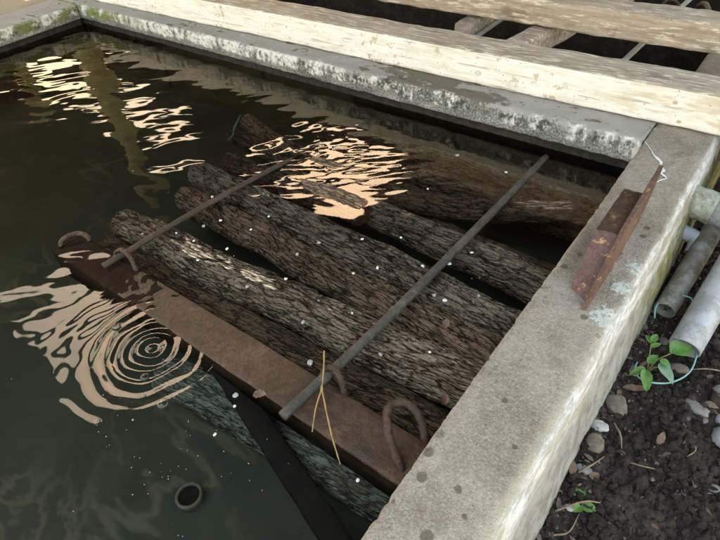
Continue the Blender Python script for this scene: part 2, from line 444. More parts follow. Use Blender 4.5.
def rust(name, lo, mid, hi, rough=0.75, scale=40, fleck=None):
    m = M(name)
    n1 = m.noise(scale * .25, 5, .65); n2 = m.noise(scale * 2.2, 5, .75)
    t = m.math('ADD', m.math('MULTIPLY', n1, .6), m.math('MULTIPLY', n2, .45))
    c = m.ramp(t, [(0.38, lo), (0.53, mid), (0.68, hi)])
    c = m.mix(m.maprange(m.noise(scale * .12, 5, .75), .48, .62, 0, .65), c, tuple(q * .45 for q in mid))
    v = m.voro(scale * 3.2)
    c = m.mix(m.math('MULTIPLY', m.maprange(v.outputs['Distance'], .15, .3, 1, 0), m.maprange(m.noise(scale * .5, 3), .5, .6, 0, .7)), c, lo)
    if fleck:
        c = m.mix(m.maprange(m.noise(scale * .9, 4, .7), .60, .66), c, fleck)
    return m.pbr(c, m.ramp(n1, [(.35, rough - .15), (.65, rough + .15)]), m.bump(m.math('ADD', n2, m.math('MULTIPLY', n1, .8)), .7, .006), spec=0.35)

def pipe_mat(name, base, dirt, amount=0.5, rough=0.45):
    m = M(name)
    n1 = m.noise(18, 6, .7); n2 = m.noise(70, 4, .7)
    c = m.mix(m.maprange(n1, .5 - amount * .15, .62, 0, amount), base, dirt)
    c = m.mix(m.maprange(n2, .60, .66, 0, amount), c, (0.08, 0.075, 0.06))
    return m.pbr(c, rough, m.bump(n2, .2, .003))

def lichen_pipe():
    m = M('lichen_pipe')
    n1 = m.noise(22, 6, .7); n2 = m.noise(60, 5, .7)
    c = m.ramp(n1, [(.32, (0.10, 0.085, 0.06)), (.45, (0.26, 0.25, 0.2)), (.56, (0.33, 0.36, 0.3)), (.68, (0.2, 0.15, 0.1))])
    c = m.mix(m.maprange(n2, .55, .64, 0, .75), c, (0.42, 0.50, 0.44))
    return m.pbr(c, .9, m.bump(n2, .5, .004), spec=.2)

def soil_mat():
    m = M('black_soil')
    n1 = m.noise(16, 6, .7); n2 = m.noise(140, 5, .75); n3 = m.noise(420, 3, .7)
    c = m.ramp(n2, [(.3, (0.012, 0.010, 0.009)), (.55, (0.036, 0.029, 0.024)), (.75, (0.075, 0.06, 0.048))])
    c = m.mix(m.maprange(n1, .42, .66, 0, .75), c, (0.075, 0.062, 0.052))
    c = m.mix(m.maprange(n3, .66, .72, 0, .6), c, (0.2, 0.17, 0.13))
    return m.pbr(c, .95, m.bump(m.math('ADD', n2, m.math('MULTIPLY', n3, .6)), .8, .008), spec=.15)

def simple(name, lo, hi, scale=30, rough=.8, bump=.3, spec=.3, **kw):
    m = M(name)
    n = m.noise(scale, 5, .65)
    c = m.ramp(n, [(.32, lo), (.68, hi)])
    return m.pbr(c, rough, m.bump(m.noise(scale * 3, 4), bump, .004), spec=spec, **kw)

def leaf_mat(name, lo, hi, rough=.6):
    m = M(name)
    n = m.noise(60, 4, .6)
    c = m.ramp(n, [(.3, lo), (.7, hi)])
    p = m.n('ShaderNodeBsdfPrincipled'); m.set(p.inputs['Base Color'], c); m.set(p.inputs['Roughness'], rough)
    t = m.n('ShaderNodeBsdfTranslucent', None, Color=c)
    mx = m.n('ShaderNodeMixShader', None, i0=.3, i1=p.outputs[0], i2=t.outputs[0])
    m.nt.links.new(mx.outputs[0], m.out.inputs['Surface'])
    return m.m

def silt_mat():
    m = M('tank_silt')
    n1 = m.noise(2.6, 5, .6, dist=1.6); n2 = m.noise(25, 5, .7)
    wisp = m.maprange(m.math('ABSOLUTE', m.math('SUBTRACT', m.noise(3.1, 4, .55, vec=m.mapv((1.0, 2.2, 1), rot=(0, 0, .75)), dist=.35), .5)), .0, .05, 1, 0)
    c = m.ramp(n1, [(.3, (0.062, 0.080, 0.068)), (.7, (0.10, 0.122, 0.104))])
    c = m.mix(m.math('MULTIPLY', wisp, m.maprange(m.noise(1.7, 2), .5, .66, 0, .45)), c, (0.26, 0.25, 0.19))
    c = m.mix(m.maprange(n2, .62, .7, 0, .4), c, (0.05, 0.05, 0.04))
    return m.pbr(c, .9, spec=.1)

def water_mat():
    m = M('murky_water')
    fine = m.noise(70, 2, .5)
    fr = m.n('ShaderNodeFresnel', None, IOR=1.38).outputs[0]
    tr = m.n('ShaderNodeBsdfTransparent', None, Color=(0.95, 0.95, 0.92)).outputs[0]
    gl = m.n('ShaderNodeBsdfGlossy', None, Color=(1.0, 0.90, 0.72), Roughness=0.03).outputs[0]
    mx = m.n('ShaderNodeMixShader', None, i0=fr, i1=tr, i2=gl)
    m.nt.links.new(mx.outputs[0], m.out.inputs['Surface'])
    ab = m.n('ShaderNodeVolumeAbsorption', None, Color=(0.70, 0.68, 0.54), Density=2.4)
    m.nt.links.new(ab.outputs[0], m.out.inputs['Volume'])
    return m.m

MAT = {}
MAT['conc_r'] = concrete_right(); MAT['conc_b'] = concrete_back()
MAT['paint'] = timber_paint(); MAT['grey_wood'] = timber_grey(); MAT['joist_wood'] = timber_grey('joist_timber', 0.02)
MAT['bark_pale'] = bark('bark_pale_ridged', (0.016, 0.011, 0.007), (0.21, 0.14, 0.082), (0.80, 0.64, 0.44))
MAT['bark_grey'] = bark('bark_grey', (0.016, 0.013, 0.009), (0.20, 0.15, 0.098), (0.72, 0.60, 0.43))
MAT['bark_brown'] = bark('bark_brown', (0.013, 0.009, 0.005), (0.16, 0.10, 0.056), (0.60, 0.43, 0.27))
MAT['bark_dark'] = bark('bark_dark', (0.010, 0.006, 0.004), (0.085, 0.052, 0.030), (0.36, 0.245, 0.15))
MAT['bark_green'] = bark('bark_dull_green', (0.034, 0.042, 0.036), (0.11, 0.135, 0.115), (0.40, 0.45, 0.38))  # dull grey-green, low-contrast bark for the deep near log
MAT['cut'] = wood_cut(); MAT['cut_dark'] = wood_cut('cut_wood_dark', (0.14, 0.085, 0.05))
MAT['steel_brown'] = rust('brown_rusty_steel', (0.02, 0.011, 0.006), (0.07, 0.038, 0.019), (0.15, 0.088, 0.048), .5, 36)
MAT['steel_purple'] = rust('purple_rusty_steel', (0.085, 0.045, 0.04), (0.15, 0.088, 0.082), (0.25, 0.165, 0.145), .7, 55, (0.42, 0.27, 0.12))
MAT['steel_top'] = rust('dark_flaking_rust', (0.022, 0.012, 0.007), (0.06, 0.032, 0.016), (0.17, 0.10, 0.045), .8, 40, (0.21, 0.15, 0.065))
MAT['steel_fin'] = rust('orange_rust', (0.07, 0.036, 0.027), (0.14, 0.082, 0.062), (0.26, 0.15, 0.085), .8, 50, (0.36, 0.22, 0.08))
MAT['rebar'] = rust('rebar_rust', (0.02, 0.011, 0.007), (0.058, 0.032, 0.02), (0.12, 0.07, 0.045), .3, 60)
MAT['rod'] = rust('wet_grey_pipe', (0.03, 0.027, 0.022), (0.068, 0.061, 0.05), (0.15, 0.135, 0.11), .35, 50)
MAT['rod_brown'] = rust('wet_brown_rod', (0.02, 0.015, 0.010), (0.052, 0.038, 0.026), (0.11, 0.083, 0.06), .5, 50)
MAT['near_black'] = simple('near_black_fill', (0.006, 0.007, 0.006), (0.020, 0.022, 0.018), 20, .9)  # near-black colour for the submerged diagonal band and the pipe mouth disc
MAT['pvc'] = pipe_mat('grey_pvc', (0.36, 0.385, 0.41), (0.16, 0.15, 0.125), .55)
MAT['pvc_clean'] = pipe_mat('pale_pvc', (0.34, 0.37, 0.43), (0.22, 0.22, 0.2), .25)
MAT['pvc_dirty'] = pipe_mat('stained_pvc', (0.26, 0.27, 0.25), (0.11, 0.10, 0.07), .9, .7)
MAT['lichen'] = lichen_pipe()
MAT['soil'] = soil_mat(); MAT['silt'] = silt_mat(); MAT['water'] = water_mat()
MAT['ground'] = simple('trodden_earth', (0.27, 0.235, 0.18), (0.37, 0.33, 0.265), 1.5, .95)
MAT['stone_a'] = simple('stone_grey', (0.10, 0.094, 0.085), (0.22, 0.208, 0.19), 50)
MAT['stone_b'] = simple('stone_bluish', (0.13, 0.135, 0.145), (0.30, 0.305, 0.32), 30, .6)
MAT['stone_c'] = simple('stone_tan', (0.08, 0.068, 0.052), (0.185, 0.16, 0.125), 60)
MAT['stone_w'] = simple('stone_white', (0.24, 0.235, 0.22), (0.46, 0.45, 0.43), 40)
MAT['leaf'] = leaf_mat('green_leaf', (0.075, 0.20, 0.035), (0.13, 0.29, 0.06))
MAT['leaf_pale'] = leaf_mat('blue_green_leaf', (0.14, 0.27, 0.16), (0.24, 0.38, 0.25), .45)
MAT['stem'] = simple('plant_stem', (0.16, 0.13, 0.06), (0.24, 0.2, 0.1), 60)
MAT['dead'] = leaf_mat('dead_leaf', (0.09, 0.055, 0.033), (0.23, 0.15, 0.098), .7)
MAT['dead_grey'] = leaf_mat('dead_leaf_grey', (0.06, 0.05, 0.042), (0.20, 0.175, 0.145), .7)
MAT['twig'] = simple('dry_twig', (0.15, 0.11, 0.07), (0.27, 0.21, 0.14), 80)
MAT['straw'] = simple('yellow_straw', (0.26, 0.17, 0.06), (0.42, 0.29, 0.12), 90, .5)
MAT['string'] = simple('blue_green_string', (0.13, 0.30, 0.31), (0.24, 0.42, 0.42), 120, .6)
MAT['white_fleck'] = simple('white_wax', (0.62, 0.61, 0.56), (0.8, 0.79, 0.75), 200, .5)
MAT['grey_fleck'] = simple('grey_wax', (0.24, 0.25, 0.24), (0.42, 0.42, 0.4), 200, .5)
MAT['tin'] = simple('added_roof_dark', (0.035, 0.03, 0.025), (0.06, 0.05, 0.04), 4, .9)
MAT['added_post'] = simple('mossy_post', (0.26, 0.28, 0.13), (0.5, 0.5, 0.33), 12, .9)
MAT['galv'] = simple('galvanised_bar', (0.24, 0.26, 0.24), (0.40, 0.42, 0.38), 40, .5)
MAT['lime'] = simple('white_lime', (0.66, 0.66, 0.64), (0.8, 0.8, 0.78), 100)

ZW = -0.1125           # water level; z = 0 is the top of the concrete rim

# ================================================================== GROUND
gv, gf = box_vf(-60, 60, -60, 60, -1.4, -0.262)
# the ground is one sheet with a hole where the tanks are sunk
X0, X1, Y0, Y1 = -3.40, 0.19, -2.75, 1.85
gv = [(-90, -90, -.262), (90, -90, -.262), (90, 90, -.262), (-90, 90, -.262), (X0, Y0, -.262), (X1, Y0, -.262), (X1, Y1, -.262), (X0, Y1, -.262)]
gf = [(0, 1, 5, 4), (1, 2, 6, 5), (2, 3, 7, 6), (3, 0, 4, 7)]
tag(add('ground', gv, gf, MAT['ground'], smooth=False), 'bare trodden earth around the tank', kind='structure')

# soil bed beside the tank
nx, ny = 150, 420
xs = np.linspace(0.17, 0.95, nx); ys = np.linspace(-1.55, 0.9, ny)
GX, GY = np.meshgrid(xs, ys)
def soil_h(x, y):
    x = np.asarray(x, float); y = np.asarray(y, float)
    h = -0.222 + 0.030 * fbm(x * 4, y * 4, 1.7, 3) + 0.012 * fbm(x * 22, y * 22, 4.1, 3)
    cr = np.abs(perlin(x * 55, y * 55, 2.2)) * 0.010 + np.abs(perlin(x * 120, y * 120, 9.2)) * 0.006
    h = h + cr - 0.02 * np.clip((x - 0.35) / 0.4, 0, 1)
    return h + 0.010 * np.exp(-((x - .22) / .05) ** 2)
SZ = soil_h(GX, GY)
edge = np.minimum(np.minimum((0.95 - GX) / .1, (GY + 1.55) / .1), (0.9 - GY) / .1)
SZ = SZ - 0.09 * np.clip(1 - edge, 0, 1) ** 2
tag(add('soil', np.stack([GX, GY, SZ], -1).reshape(-1, 3), grid_faces(nx, ny), MAT['soil']), 'dark crumbly soil along the outer side of the tank', kind='structure')

# ================================================================== TANK
tank = root('concrete_tank', (0, 0, 0), 'long concrete soaking tank with lime-stained rim filled with dark water', 'tank')

# right wall: battered outside, rounded arrises
prof = [(0.0, -0.60), (0.0, -0.3), (0.0, -0.16), (0.0, -0.08), (0.0, -0.05), (0.0, -0.02), (0.0015, -0.006), (0.006, -0.001)]
prof += [(0.006 + (0.154) * k / 22, 0.0005 * math.sin(k)) for k in range(1, 23)]
prof += [(0.166, -0.001), (0.172, -0.004), (0.178, -0.010), (0.183, -0.022), (0.188, -0.04), (0.194, -0.07), (0.203, -0.12), (0.212, -0.18), (0.224, -0.27), (0.24, -0.60)]
npth = 1100
py = np.linspace(-2.75, 1.85, npth)
path = np.stack([np.zeros(npth), py, np.zeros(npth)], 1)
v, f = sweep(prof, path, rough=0.0013, rs=34, seed=2.0)
v = v.reshape(npth, -1, 3)
# chipped inner arris and a gently uneven line
chip = np.clip(fbm(v[:, 5:9, 1] * 45, 0.3, 5.0, 4) - 0.15, 0, 1) * 0.006
v[:, 5:9, 0] += chip; v[:, 6:9, 2] -= chip[:, 1:] * 0.7
wav = 0.004 * fbm(py * 2.2, 0.1, 3.3, 3)
v[:, :, 0] += wav[:, None]
oc = fbm(v[:, 30:34, 1] * 14, 0.7, 8.0, 4) * 0.006
v[:, 30:34, 2] += np.minimum(oc, 0.002)
add('right_wall', v.reshape(-1, 3), f, MAT['conc_r'], tank)

# back wall and left wall: projecting cap over a recessed wet face
def cap_profile(w, lip=0.080):
    p = [(0.014, -0.60), (0.014, -0.2), (0.014, -0.12), (0.013, -lip - .006), (0.004, -lip - .001), (0.0, -lip + .004)]
    p += [(0.0005, -lip + .004 + (lip - .02) * k / 8) for k in range(1, 9)]
    p += [(0.004, -0.008), (0.011, -0.002), (0.02, 0.0)]
    p += [(0.02 + (w - .03) * k / 10, 0.0) for k in range(1, 11)]
    p += [(w - .003, -.003), (w, -.012), (w, -.1), (w, -.3), (w, -0.60)]
    return p
nb = 520
bx = np.linspace(-3.42, -0.004, nb)
path = np.stack([bx, np.zeros(nb), np.zeros(nb)], 1)
# travelling along +X the sweep's side is -Y; use a mirrored profile so that u grows towards +Y
pr = [(-u, w) for u, w in cap_profile(0.27)]
v, f = sweep(pr, path, rough=0.0030, rs=30, seed=8.0)
v = v.reshape(nb, -1, 3)
lipn = fbm(v[:, 4:8, 0] * 18, .2, 1.0, 4) * 0.004
v[:, 4:8, 2] += lipn
topn = fbm(v[:, 14:17, 0] * 11, .5, 6.0, 4) * 0.005
v[:, 14:17, 2] += np.minimum(topn, .002); v[:, 14:17, 1] += np.abs(topn) * .6
add('back_wall', v.reshape(-1, 3), f, MAT['conc_b'], tank)
nl_ = 260
ly = np.linspace(-2.75, -0.006, nl_)
path = np.stack([np.full(nl_, -3.215), ly, np.zeros(nl_)], 1)
v, f = sweep(pr[::1], path, rough=0.003, rs=30, seed=4.0)
add('left_wall', v, f, MAT['conc_b'], tank)
nn = 60
path = np.stack([np.linspace(-3.2, -0.004, nn), np.full(nn, -2.62), np.zeros(nn)], 1)
v, f = sweep([(u, w) for u, w in cap_profile(0.18)], path, rough=0.003, rs=30, seed=5.0)
add('near_wall', v, f, MAT['conc_b'], tank)
# floor: silted
nx, ny = 90, 60
FX, FY = np.meshgrid(np.linspace(-3.25, 0.03, nx), np.linspace(-2.66, 0.04, ny))
FZ = -0.378 + 0.018 * fbm(FX * 2, FY * 2, .4, 3)
add('silt_floor', np.stack([FX, FY, FZ], -1).reshape(-1, 3), grid_faces(nx, ny), MAT['silt'], tank)
# white lime line along a healed crack on the rim
cp = np.array([(0.004, -0.002), (0.020, -0.022), (0.036, -0.044), (0.046, -0.062), (0.062, -0.078), (0.075, -0.092), (0.080, -0.11), (0.094, -0.134), (0.090, -0.148), (0.108, -0.164), (0.112, -0.172), (0.100, -0.19), (0.088, -0.226)])
cw = np.array([.003, .004, .003, .006, .010, .013, .008, .011, .014, .006, .003, .004, .002])
pp = catmull(np.c_[cp, np.zeros(len(cp))], 90)
ww = np.interp(np.linspace(0, 1, 90), np.linspace(0, 1, len(cw)), cw) * (0.75 + .6 * perlin(np.arange(90) * .6, .3, .1))
tt = np.gradient(pp, axis=0); tt /= np.linalg.norm(tt, axis=1)[:, None]; nn2 = np.stack([-tt[:, 1], tt[:, 0], 0 * tt[:, 0]], 1)
vv = np.concatenate([pp - nn2 * ww[:, None] / 2, pp + [0, 0, 0.0018], pp + nn2 * ww[:, None] / 2], 0).reshape(3, 90, 3)
vv[..., 2] += 0.0016
add('crack_filler', vv.reshape(-1, 3), grid_faces(90, 3), MAT['lime'], tank)

# second tank behind: its walls continue the right wall
tank2 = root('far_tank', (-1.5, 1.0, -0.3), 'dry concrete tank bay behind the white timber, shade painted dark', 'tank')
v, f = box_vf(-3.40, -0.006, 1.60, 1.84, -0.6, -0.01); add('far_wall', v, f, MAT['soil'], tank2, smooth=False)  # near-black colour paints the bay's deep shade onto its concrete
v, f = box_vf(-3.40, -3.2, 0.275, 1.595, -0.6, -0.01); add('side_wall', v, f, MAT['soil'], tank2, smooth=False)
v, f = box_vf(-3.2, -0.006, 0.274, 1.6, -0.62, -0.56); add('tank_floor', v, f, MAT['soil'], tank2, smooth=False)

# ================================================================== WATER
def ripple_height(x, y):
    wx = x + 0.05 * perlin(x * 3, y * 3, 1.1); wy = y + 0.05 * perlin(x * 3, y * 3, 7.7)
    # calmer to the right, livelier to the left
    act = np.clip((-0.25 - x) / 1.0, 0.10, 1.0) * (0.55 + 0.6 * np.clip(perlin(x * 1.3, y * 1.3, 3.0) + .5, 0, 1))
    act = act * np.clip(1.0 - 0.75 * np.exp(-(((x + .45) / .35) ** 2 + ((y + 1.65) / .3) ** 2)), 0.15, 1)
    u = wx * 0.80 + wy * 0.60; w = -wx * 0.60 + wy * 0.80
    act = act * (1 + .35 * np.exp(-(((x + 1.0) / .45) ** 2 + ((y + 1.4) / .3) ** 2)))
    h = 0.0034 * perlin(u * 4.2, w * 7.5, 0.3) + 0.0018 * perlin(u * 7.5, w * 16, 2.3) + 0.00042 * perlin(u * 17, w * 34, 5.3)
    h = h * act
    # lively patch over the logs at the back
    pb = np.exp(-(((x + .85) / .33) ** 2 + ((y + .37) / .2) ** 2))
    h = h + pb * (0.0013 * perlin(u * 9, w * 22, 8.1) + 0.0007 * perlin(u * 20, w * 44, 4.4))
    # rings from a falling drop
    r = np.hypot(x + 0.722, y + 1.352)
    rn = r * (1 + .14 * perlin(x * 5, y * 5, 1.2)) + 0.012 * perlin(x * 16, y * 16, 6.6)
    h = h + 0.0013 * np.cos(2 * np.pi * rn / (0.032 + 0.03 * r)) * np.exp(-(r / 0.17) ** 1.5) * (0.75 + 0.6 * perlin(x * 9, y * 9, 2.9))
    return h
sx = 0.0055
wxs = np.arange(-3.235, 0.03, sx); wys = np.concatenate([[-2.61, -2.4, -2.2], np.arange(-2.05, 0.016, sx)])
WX, WY = np.meshgrid(wxs, wys)
WZ = ZW + ripple_height(WX, WY)
nw, mh = len(wxs), len(wys)
me = bpy.data.meshes.new('water')
top = np.stack([WX, WY, WZ], -1).reshape(-1, 3)
# skirt: ring of border vertices dropped below the floor, closed by one face
bi = np.concatenate([np.arange(nw), np.arange(1, mh) * nw + nw - 1, (mh - 1) * nw + np.arange(nw - 2, -1, -1), np.arange(mh - 2, 0, -1) * nw])
low = top[bi].copy(); low[:, 2] = -0.58
V = np.concatenate([top, low]); nt_ = len(top); nbv = len(bi)
ii = (np.arange(mh - 1)[:, None] * nw + np.arange(nw - 1)[None, :]).reshape(-1)
quads = np.stack([ii, ii + 1, ii + nw + 1, ii + nw], 1)
k = np.arange(nbv); k2 = (k + 1) % nbv
sk = np.stack([bi[k2], bi[k], nt_ + k, nt_ + k2], 1)
Q = np.concatenate([quads, sk])
nq = len(Q)
me.vertices.add(len(V)); me.vertices.foreach_set('co', V.astype(np.float32).ravel())
me.loops.add(nq * 4 + nbv)
me.loops.foreach_set('vertex_index', np.concatenate([Q.ravel(), nt_ + k[::-1]]).astype(np.int32))
me.polygons.add(nq + 1)
me.polygons.foreach_set('loop_start', np.concatenate([np.arange(nq) * 4, [nq * 4]]).astype(np.int32))
me.polygons.foreach_set('use_smooth', np.concatenate([np.ones(len(quads), bool), np.zeros(len(sk) + 1, bool)]))
me.update(calc_edges=True); me.validate()
me.materials.append(MAT['water'])
tag(link('water', me), 'dark green water with ripples filling the tank', kind='structure')

# ================================================================== LOGS
def build_log(pts, rad, mat, seed, label, group, n=210, nr=96, furrow=0.006, freq=9, cut_l='cut_dark', cut_r='cut_dark', cat='log', flat=1.0):
    path = catmull(pts, n)
    s = np.concatenate([[0], np.cumsum(np.linalg.norm(np.diff(path, axis=0), axis=1))])
    path[:, 1] += 0.010 * perlin(s * 4, seed, .5); path[:, 2] += 0.006 * perlin(s * 4, seed + 9, .5)
    t, a, b = frames(path)
    r = np.interp(np.linspace(0, 1, n), np.linspace(0, 1, len(rad)), rad)
    th = np.linspace(-np.pi, np.pi, nr, endpoint=False)
    S_, T_ = np.meshgrid(s, th, indexing='ij')
    cx, cy = np.cos(T_), np.sin(T_)
    k = freq / (2 * np.pi) * 3.4
    warp = 0.35 * perlin(cx * 2 + seed, cy * 2, S_ * 7) + 0.2 * perlin(cx * 5, cy * 5 + seed, S_ * 16)
    ca, sa = np.cos(T_ + warp * .55), np.sin(T_ + warp * .55)
    n1 = perlin(ca * k + seed * 3.1, sa * k, S_ * 9)
    n2 = perlin(ca * k * 2.1 + seed * 1.7, sa * k * 2.1, S_ * 19 + 3)
    ridge = 1 - np.clip(np.abs(n1) * 2.6, 0, 1) * .65 - np.clip(np.abs(n2) * 2.6, 0, 1) * .35
    ridge = 1 - ridge
    ridge = np.clip(ridge * 1.25, 0, 1)
    fine = fbm(cx * 12 + seed, cy * 12, S_ * 45, 3)
    lump = fbm(cx * 1.2 + seed * 2, cy * 1.2, S_ * 5, 3)
    rr = r[:, None] * (1 + 0.11 * lump) + furrow * (ridge - .65) + 0.0016 * fine
    # bark rounds over at the sawn ends
    e = np.minimum(S_, s[-1] - S_) / 0.018
    rr = rr * (0.90 + 0.10 * np.sqrt(np.clip(e, 0, 1)))
    dirs = a[:, None, :] * cx[..., None] + b[:, None, :] * sa[..., None] * 0 + b[:, None, :] * cy[..., None]
    V = path[:, None, :] + dirs * rr[..., None]
    lg = root('log', tuple(path[n // 2]), label, cat, group)
    o = add('bark', V.reshape(-1, 3), grid_faces(nr, n, True), MAT[mat], lg)
    floatattr(o, 'ridge', np.clip(ridge + .12 * fine, 0, 1).reshape(-1))
    ba = o.data.attributes.new('bark_uv', 'FLOAT_VECTOR', 'POINT')
    tw_ = S_ * .08 * math.sin(seed * 2.3)
    ba.data.foreach_set('vector', np.stack([S_ + seed, T_ * r.mean() + tw_ + seed * .37, np.full_like(S_, seed * 3.7)], -1).astype(np.float32).ravel())
    for idx, cm, sg in ((0, cut_l, -1), (n - 1, cut_r, 1)):
        ring = V[idx]
        c0 = ring.mean(0)
        rings = [ring * (1 - q) + c0 * q for q in (0, .12, .35, .65)]
        rv = np.concatenate([np.array(rings).reshape(-1, 3), [c0]])
        rv[nr:] += t[idx] * sg * 0.001 + 0.0025 * perlin(rv[nr:, 0] * 60, rv[nr:, 1] * 60, rv[nr:, 2] * 60)[:, None] * t[idx]
        fc = grid_faces(nr, 4, True) + [(3 * nr + j, 3 * nr + (j + 1) % nr, 4 * nr) for j in range(nr)]
        if sg < 0: fc = [q[::-1] for q in fc]
        add('cut_end', rv, fc, MAT[cm], lg)
    return lg

G = 'logs soaking in the tank'
zc = ZW - 0.007     # height the crests of the main logs reach
def P(x, y, r, dz=0.0): return (x, y, zc - r + dz)
build_log([P(-1.335, -1.040, .058), P(-.95, -1.035, .056, .004), P(-.55, -1.005, .058), P(-.02, -.965, .06)], [.050, .058, .060, .060], 'bark_pale', 1.3,
          'pale deeply furrowed log nearest the rusty beam, rounded brown left end', G, furrow=.009, freq=8, cut_l='cut', n=300, nr=144)
build_log([P(-1.255, -.830, .046, -.004), P(-.90, -.845, .048), P(-.55, -.862, .05, -.006), P(-.03, -.868, .052, -.008)], [.044, .05, .05, .052], 'bark_brown', 4.7,
          'dark brown log second from the rusty beam', G, furrow=.008, n=300, nr=144)
build_log([P(-1.345, -.700, .05), P(-1.0, -.715, .052), P(-.62, -.732, .054), P(-.02, -.752, .055, -.010)], [.045, .052, .054, .054], 'bark_grey', 8.1,
          'grey-barked log third from the rusty beam', G, furrow=.008, freq=9, n=300, nr=144)
build_log([P(-1.31, -.580, .04, -.012), P(-1.0, -.592, .042, -.002), P(-.80, -.596, .042, .015), P(-.635, -.602, .042, .020)], [.038, .042, .044, .042], 'bark_dark', 11.9,
          'wet dark log ending in an orange-brown torn end above the water', G, n=110, furrow=.008, cut_r='cut')
build_log([P(-1.02, -.475, .03, .0), P(-.90, -.462, .032, .016), P(-.70, -.43, .03, -.012)], [.026, .03, .026], 'bark_dark', 15.2,
          'short thin dark log surfacing amid the golden reflection', G, n=70, nr=40, furrow=.005)
build_log([P(-1.50, -.300, .042, -.018), P(-1.2, -.370, .044, -.035), P(-.6, -.36, .045, -.06)], [.036, .044, .045], 'bark_brown', 18.4,
          'dim brown log slanting below the surface, its left end near the blue-green string', G, furrow=.006)
build_log([P(-1.47, -.415, .036, -.022), P(-1.2, -.44, .036, -.03), P(-.8, -.50, .036, -.06)], [.032, .036, .036], 'bark_dark', 21.6,
          'slim brown log sunk just behind the blue-green string', G, nr=48, furrow=.006)
build_log([P(-.66, -.530, .05, -.022), P(-.34, -.556, .05, -.010), P(-.02, -.565, .05, -.016)], [.044, .05, .052], 'bark_grey', 25.3,
          'grizzled log stub just beyond the orange-ended log, running to the rim', G, n=100, furrow=.008)
build_log([P(-.70, -.425, .04, -.030), P(-.40, -.385, .038, -.012), P(-.20, -.315, .034, .012), P(-.094, -.262, .03, .022)], [.042, .04, .034, .028], 'bark_dark', 29.8,
          'slender log curving up to a pale tan stub beside the rim', G, n=110, nr=48, furrow=.006, cut_r='cut')
build_log([P(-1.15, -.265, .046, -.065), P(-.6, -.235, .048, -.055), P(-.02, -.195, .048, -.07)], [.042, .048, .048], 'bark_dark', 33.1,
          'brown log lying deep, second from the back wall', G, furrow=.007)
build_log([P(-1.25, -.125, .05, -.07), P(-.6, -.105, .052, -.06), P(-.02, -.09, .05, -.08)], [.045, .052, .052], 'bark_dark', 36.6,
          'brown log lying under the reflection along the back wall', G, furrow=.007)
build_log([P(-.60, -.455, .045, -.085), P(-.3, -.46, .045, -.08), P(-.02, -.45, .045, -.09)], [.045, .045, .045], 'bark_dark', 38.6,
          'dark log deep between the grizzled stub and the slender curved log', G, n=90, nr=48, furrow=.006)
build_log([P(-1.33, -.775, .05, -.095), P(-.6, -.79, .05, -.09), P(-.02, -.80, .05, -.1)], [.05, .05, .05], 'bark_dark', 41.0,
          'dark log in the gap under the brown and grey logs', G, n=110, nr=48)
build_log([P(-1.35, -1.12, .05, -.075), P(-.62, -1.105, .05, -.07), P(-.03, -1.075, .05, -.075)], [.05, .052, .05], 'bark_dark', 44.2,
          'sunken dark log squeezed between the palest log and the rusty beam', G, n=120, nr=48, furrow=.008)
build_log([P(-.80, -1.320, .06, -.125), P(-.45, -1.285, .06, -.12), P(-.03, -1.235, .06, -.13)], [.052, .058, .06], 'bark_green', 47.7,
          'dull green log deep on the near side of the rusty beam', G, n=110, furrow=.010)

# logs in the dry far bay
G2 = 'logs stacked in the far bay'
for i, (yy, zz, xa, xb, lab) in enumerate([
        (.43, -.33, -1.35, -.05, 'dark log in the far bay, nearest the white timber'),
        (.56, -.33, -1.4, -.06, 'dark log in the far bay just under the second timber'),
        (.70, -.33, -1.3, -.04, 'dark log in the far bay just beyond the second timber'),
        (.84, -.33, -1.35, -.05, 'dark log in the far bay, third beyond the timber'),
        (.98, -.33, -1.4, -.06, 'dark log in the far bay below the wire loops'),
        (1.13, -.33, -1.3, -.04, 'dark log in the far bay, farthest from the tank')]):
    build_log([(xa, yy, zz), ((xa + xb) / 2, yy + .01, zz + .01), (xb, yy - .01, zz)], [.055, .06, .056], 'bark_dark', 50 + i * 3.3, lab, G2, n=90, nr=40, furrow=.008)

# ================================================================== RUSTY WEIGHT BEAM
beam = root('steel_beam', (-.66, -1.235, ZW - .01), 'rusty brown steel channel lying across the logs at the water line', 'beam')
bn = 90
bxs = np.linspace(-1.315, -0.01, bn)
zb = np.interp(bxs, [-1.315, -.6, 0], [ZW - .006, ZW + .004, ZW + .010])
path = np.stack([bxs, np.full(bn, -1.235), zb], 1)
wd = .052
chan = [(-wd, -.085), (-wd, -.004), (-wd + .004, 0)] + [(-wd + .004 + (2 * wd - .008) * q / 8, 0) for q in range(1, 8)] + [(wd - .004, 0), (wd, -.004), (wd, -.085), (wd - .007, -.085), (wd - .007, -.008), (-wd + .007, -.008), (-wd + .007, -.085)]
v, f = sweep(chan, path, rough=0.0012, rs=30, seed=3.0)
add('channel', v, f, MAT['steel_brown'], beam)
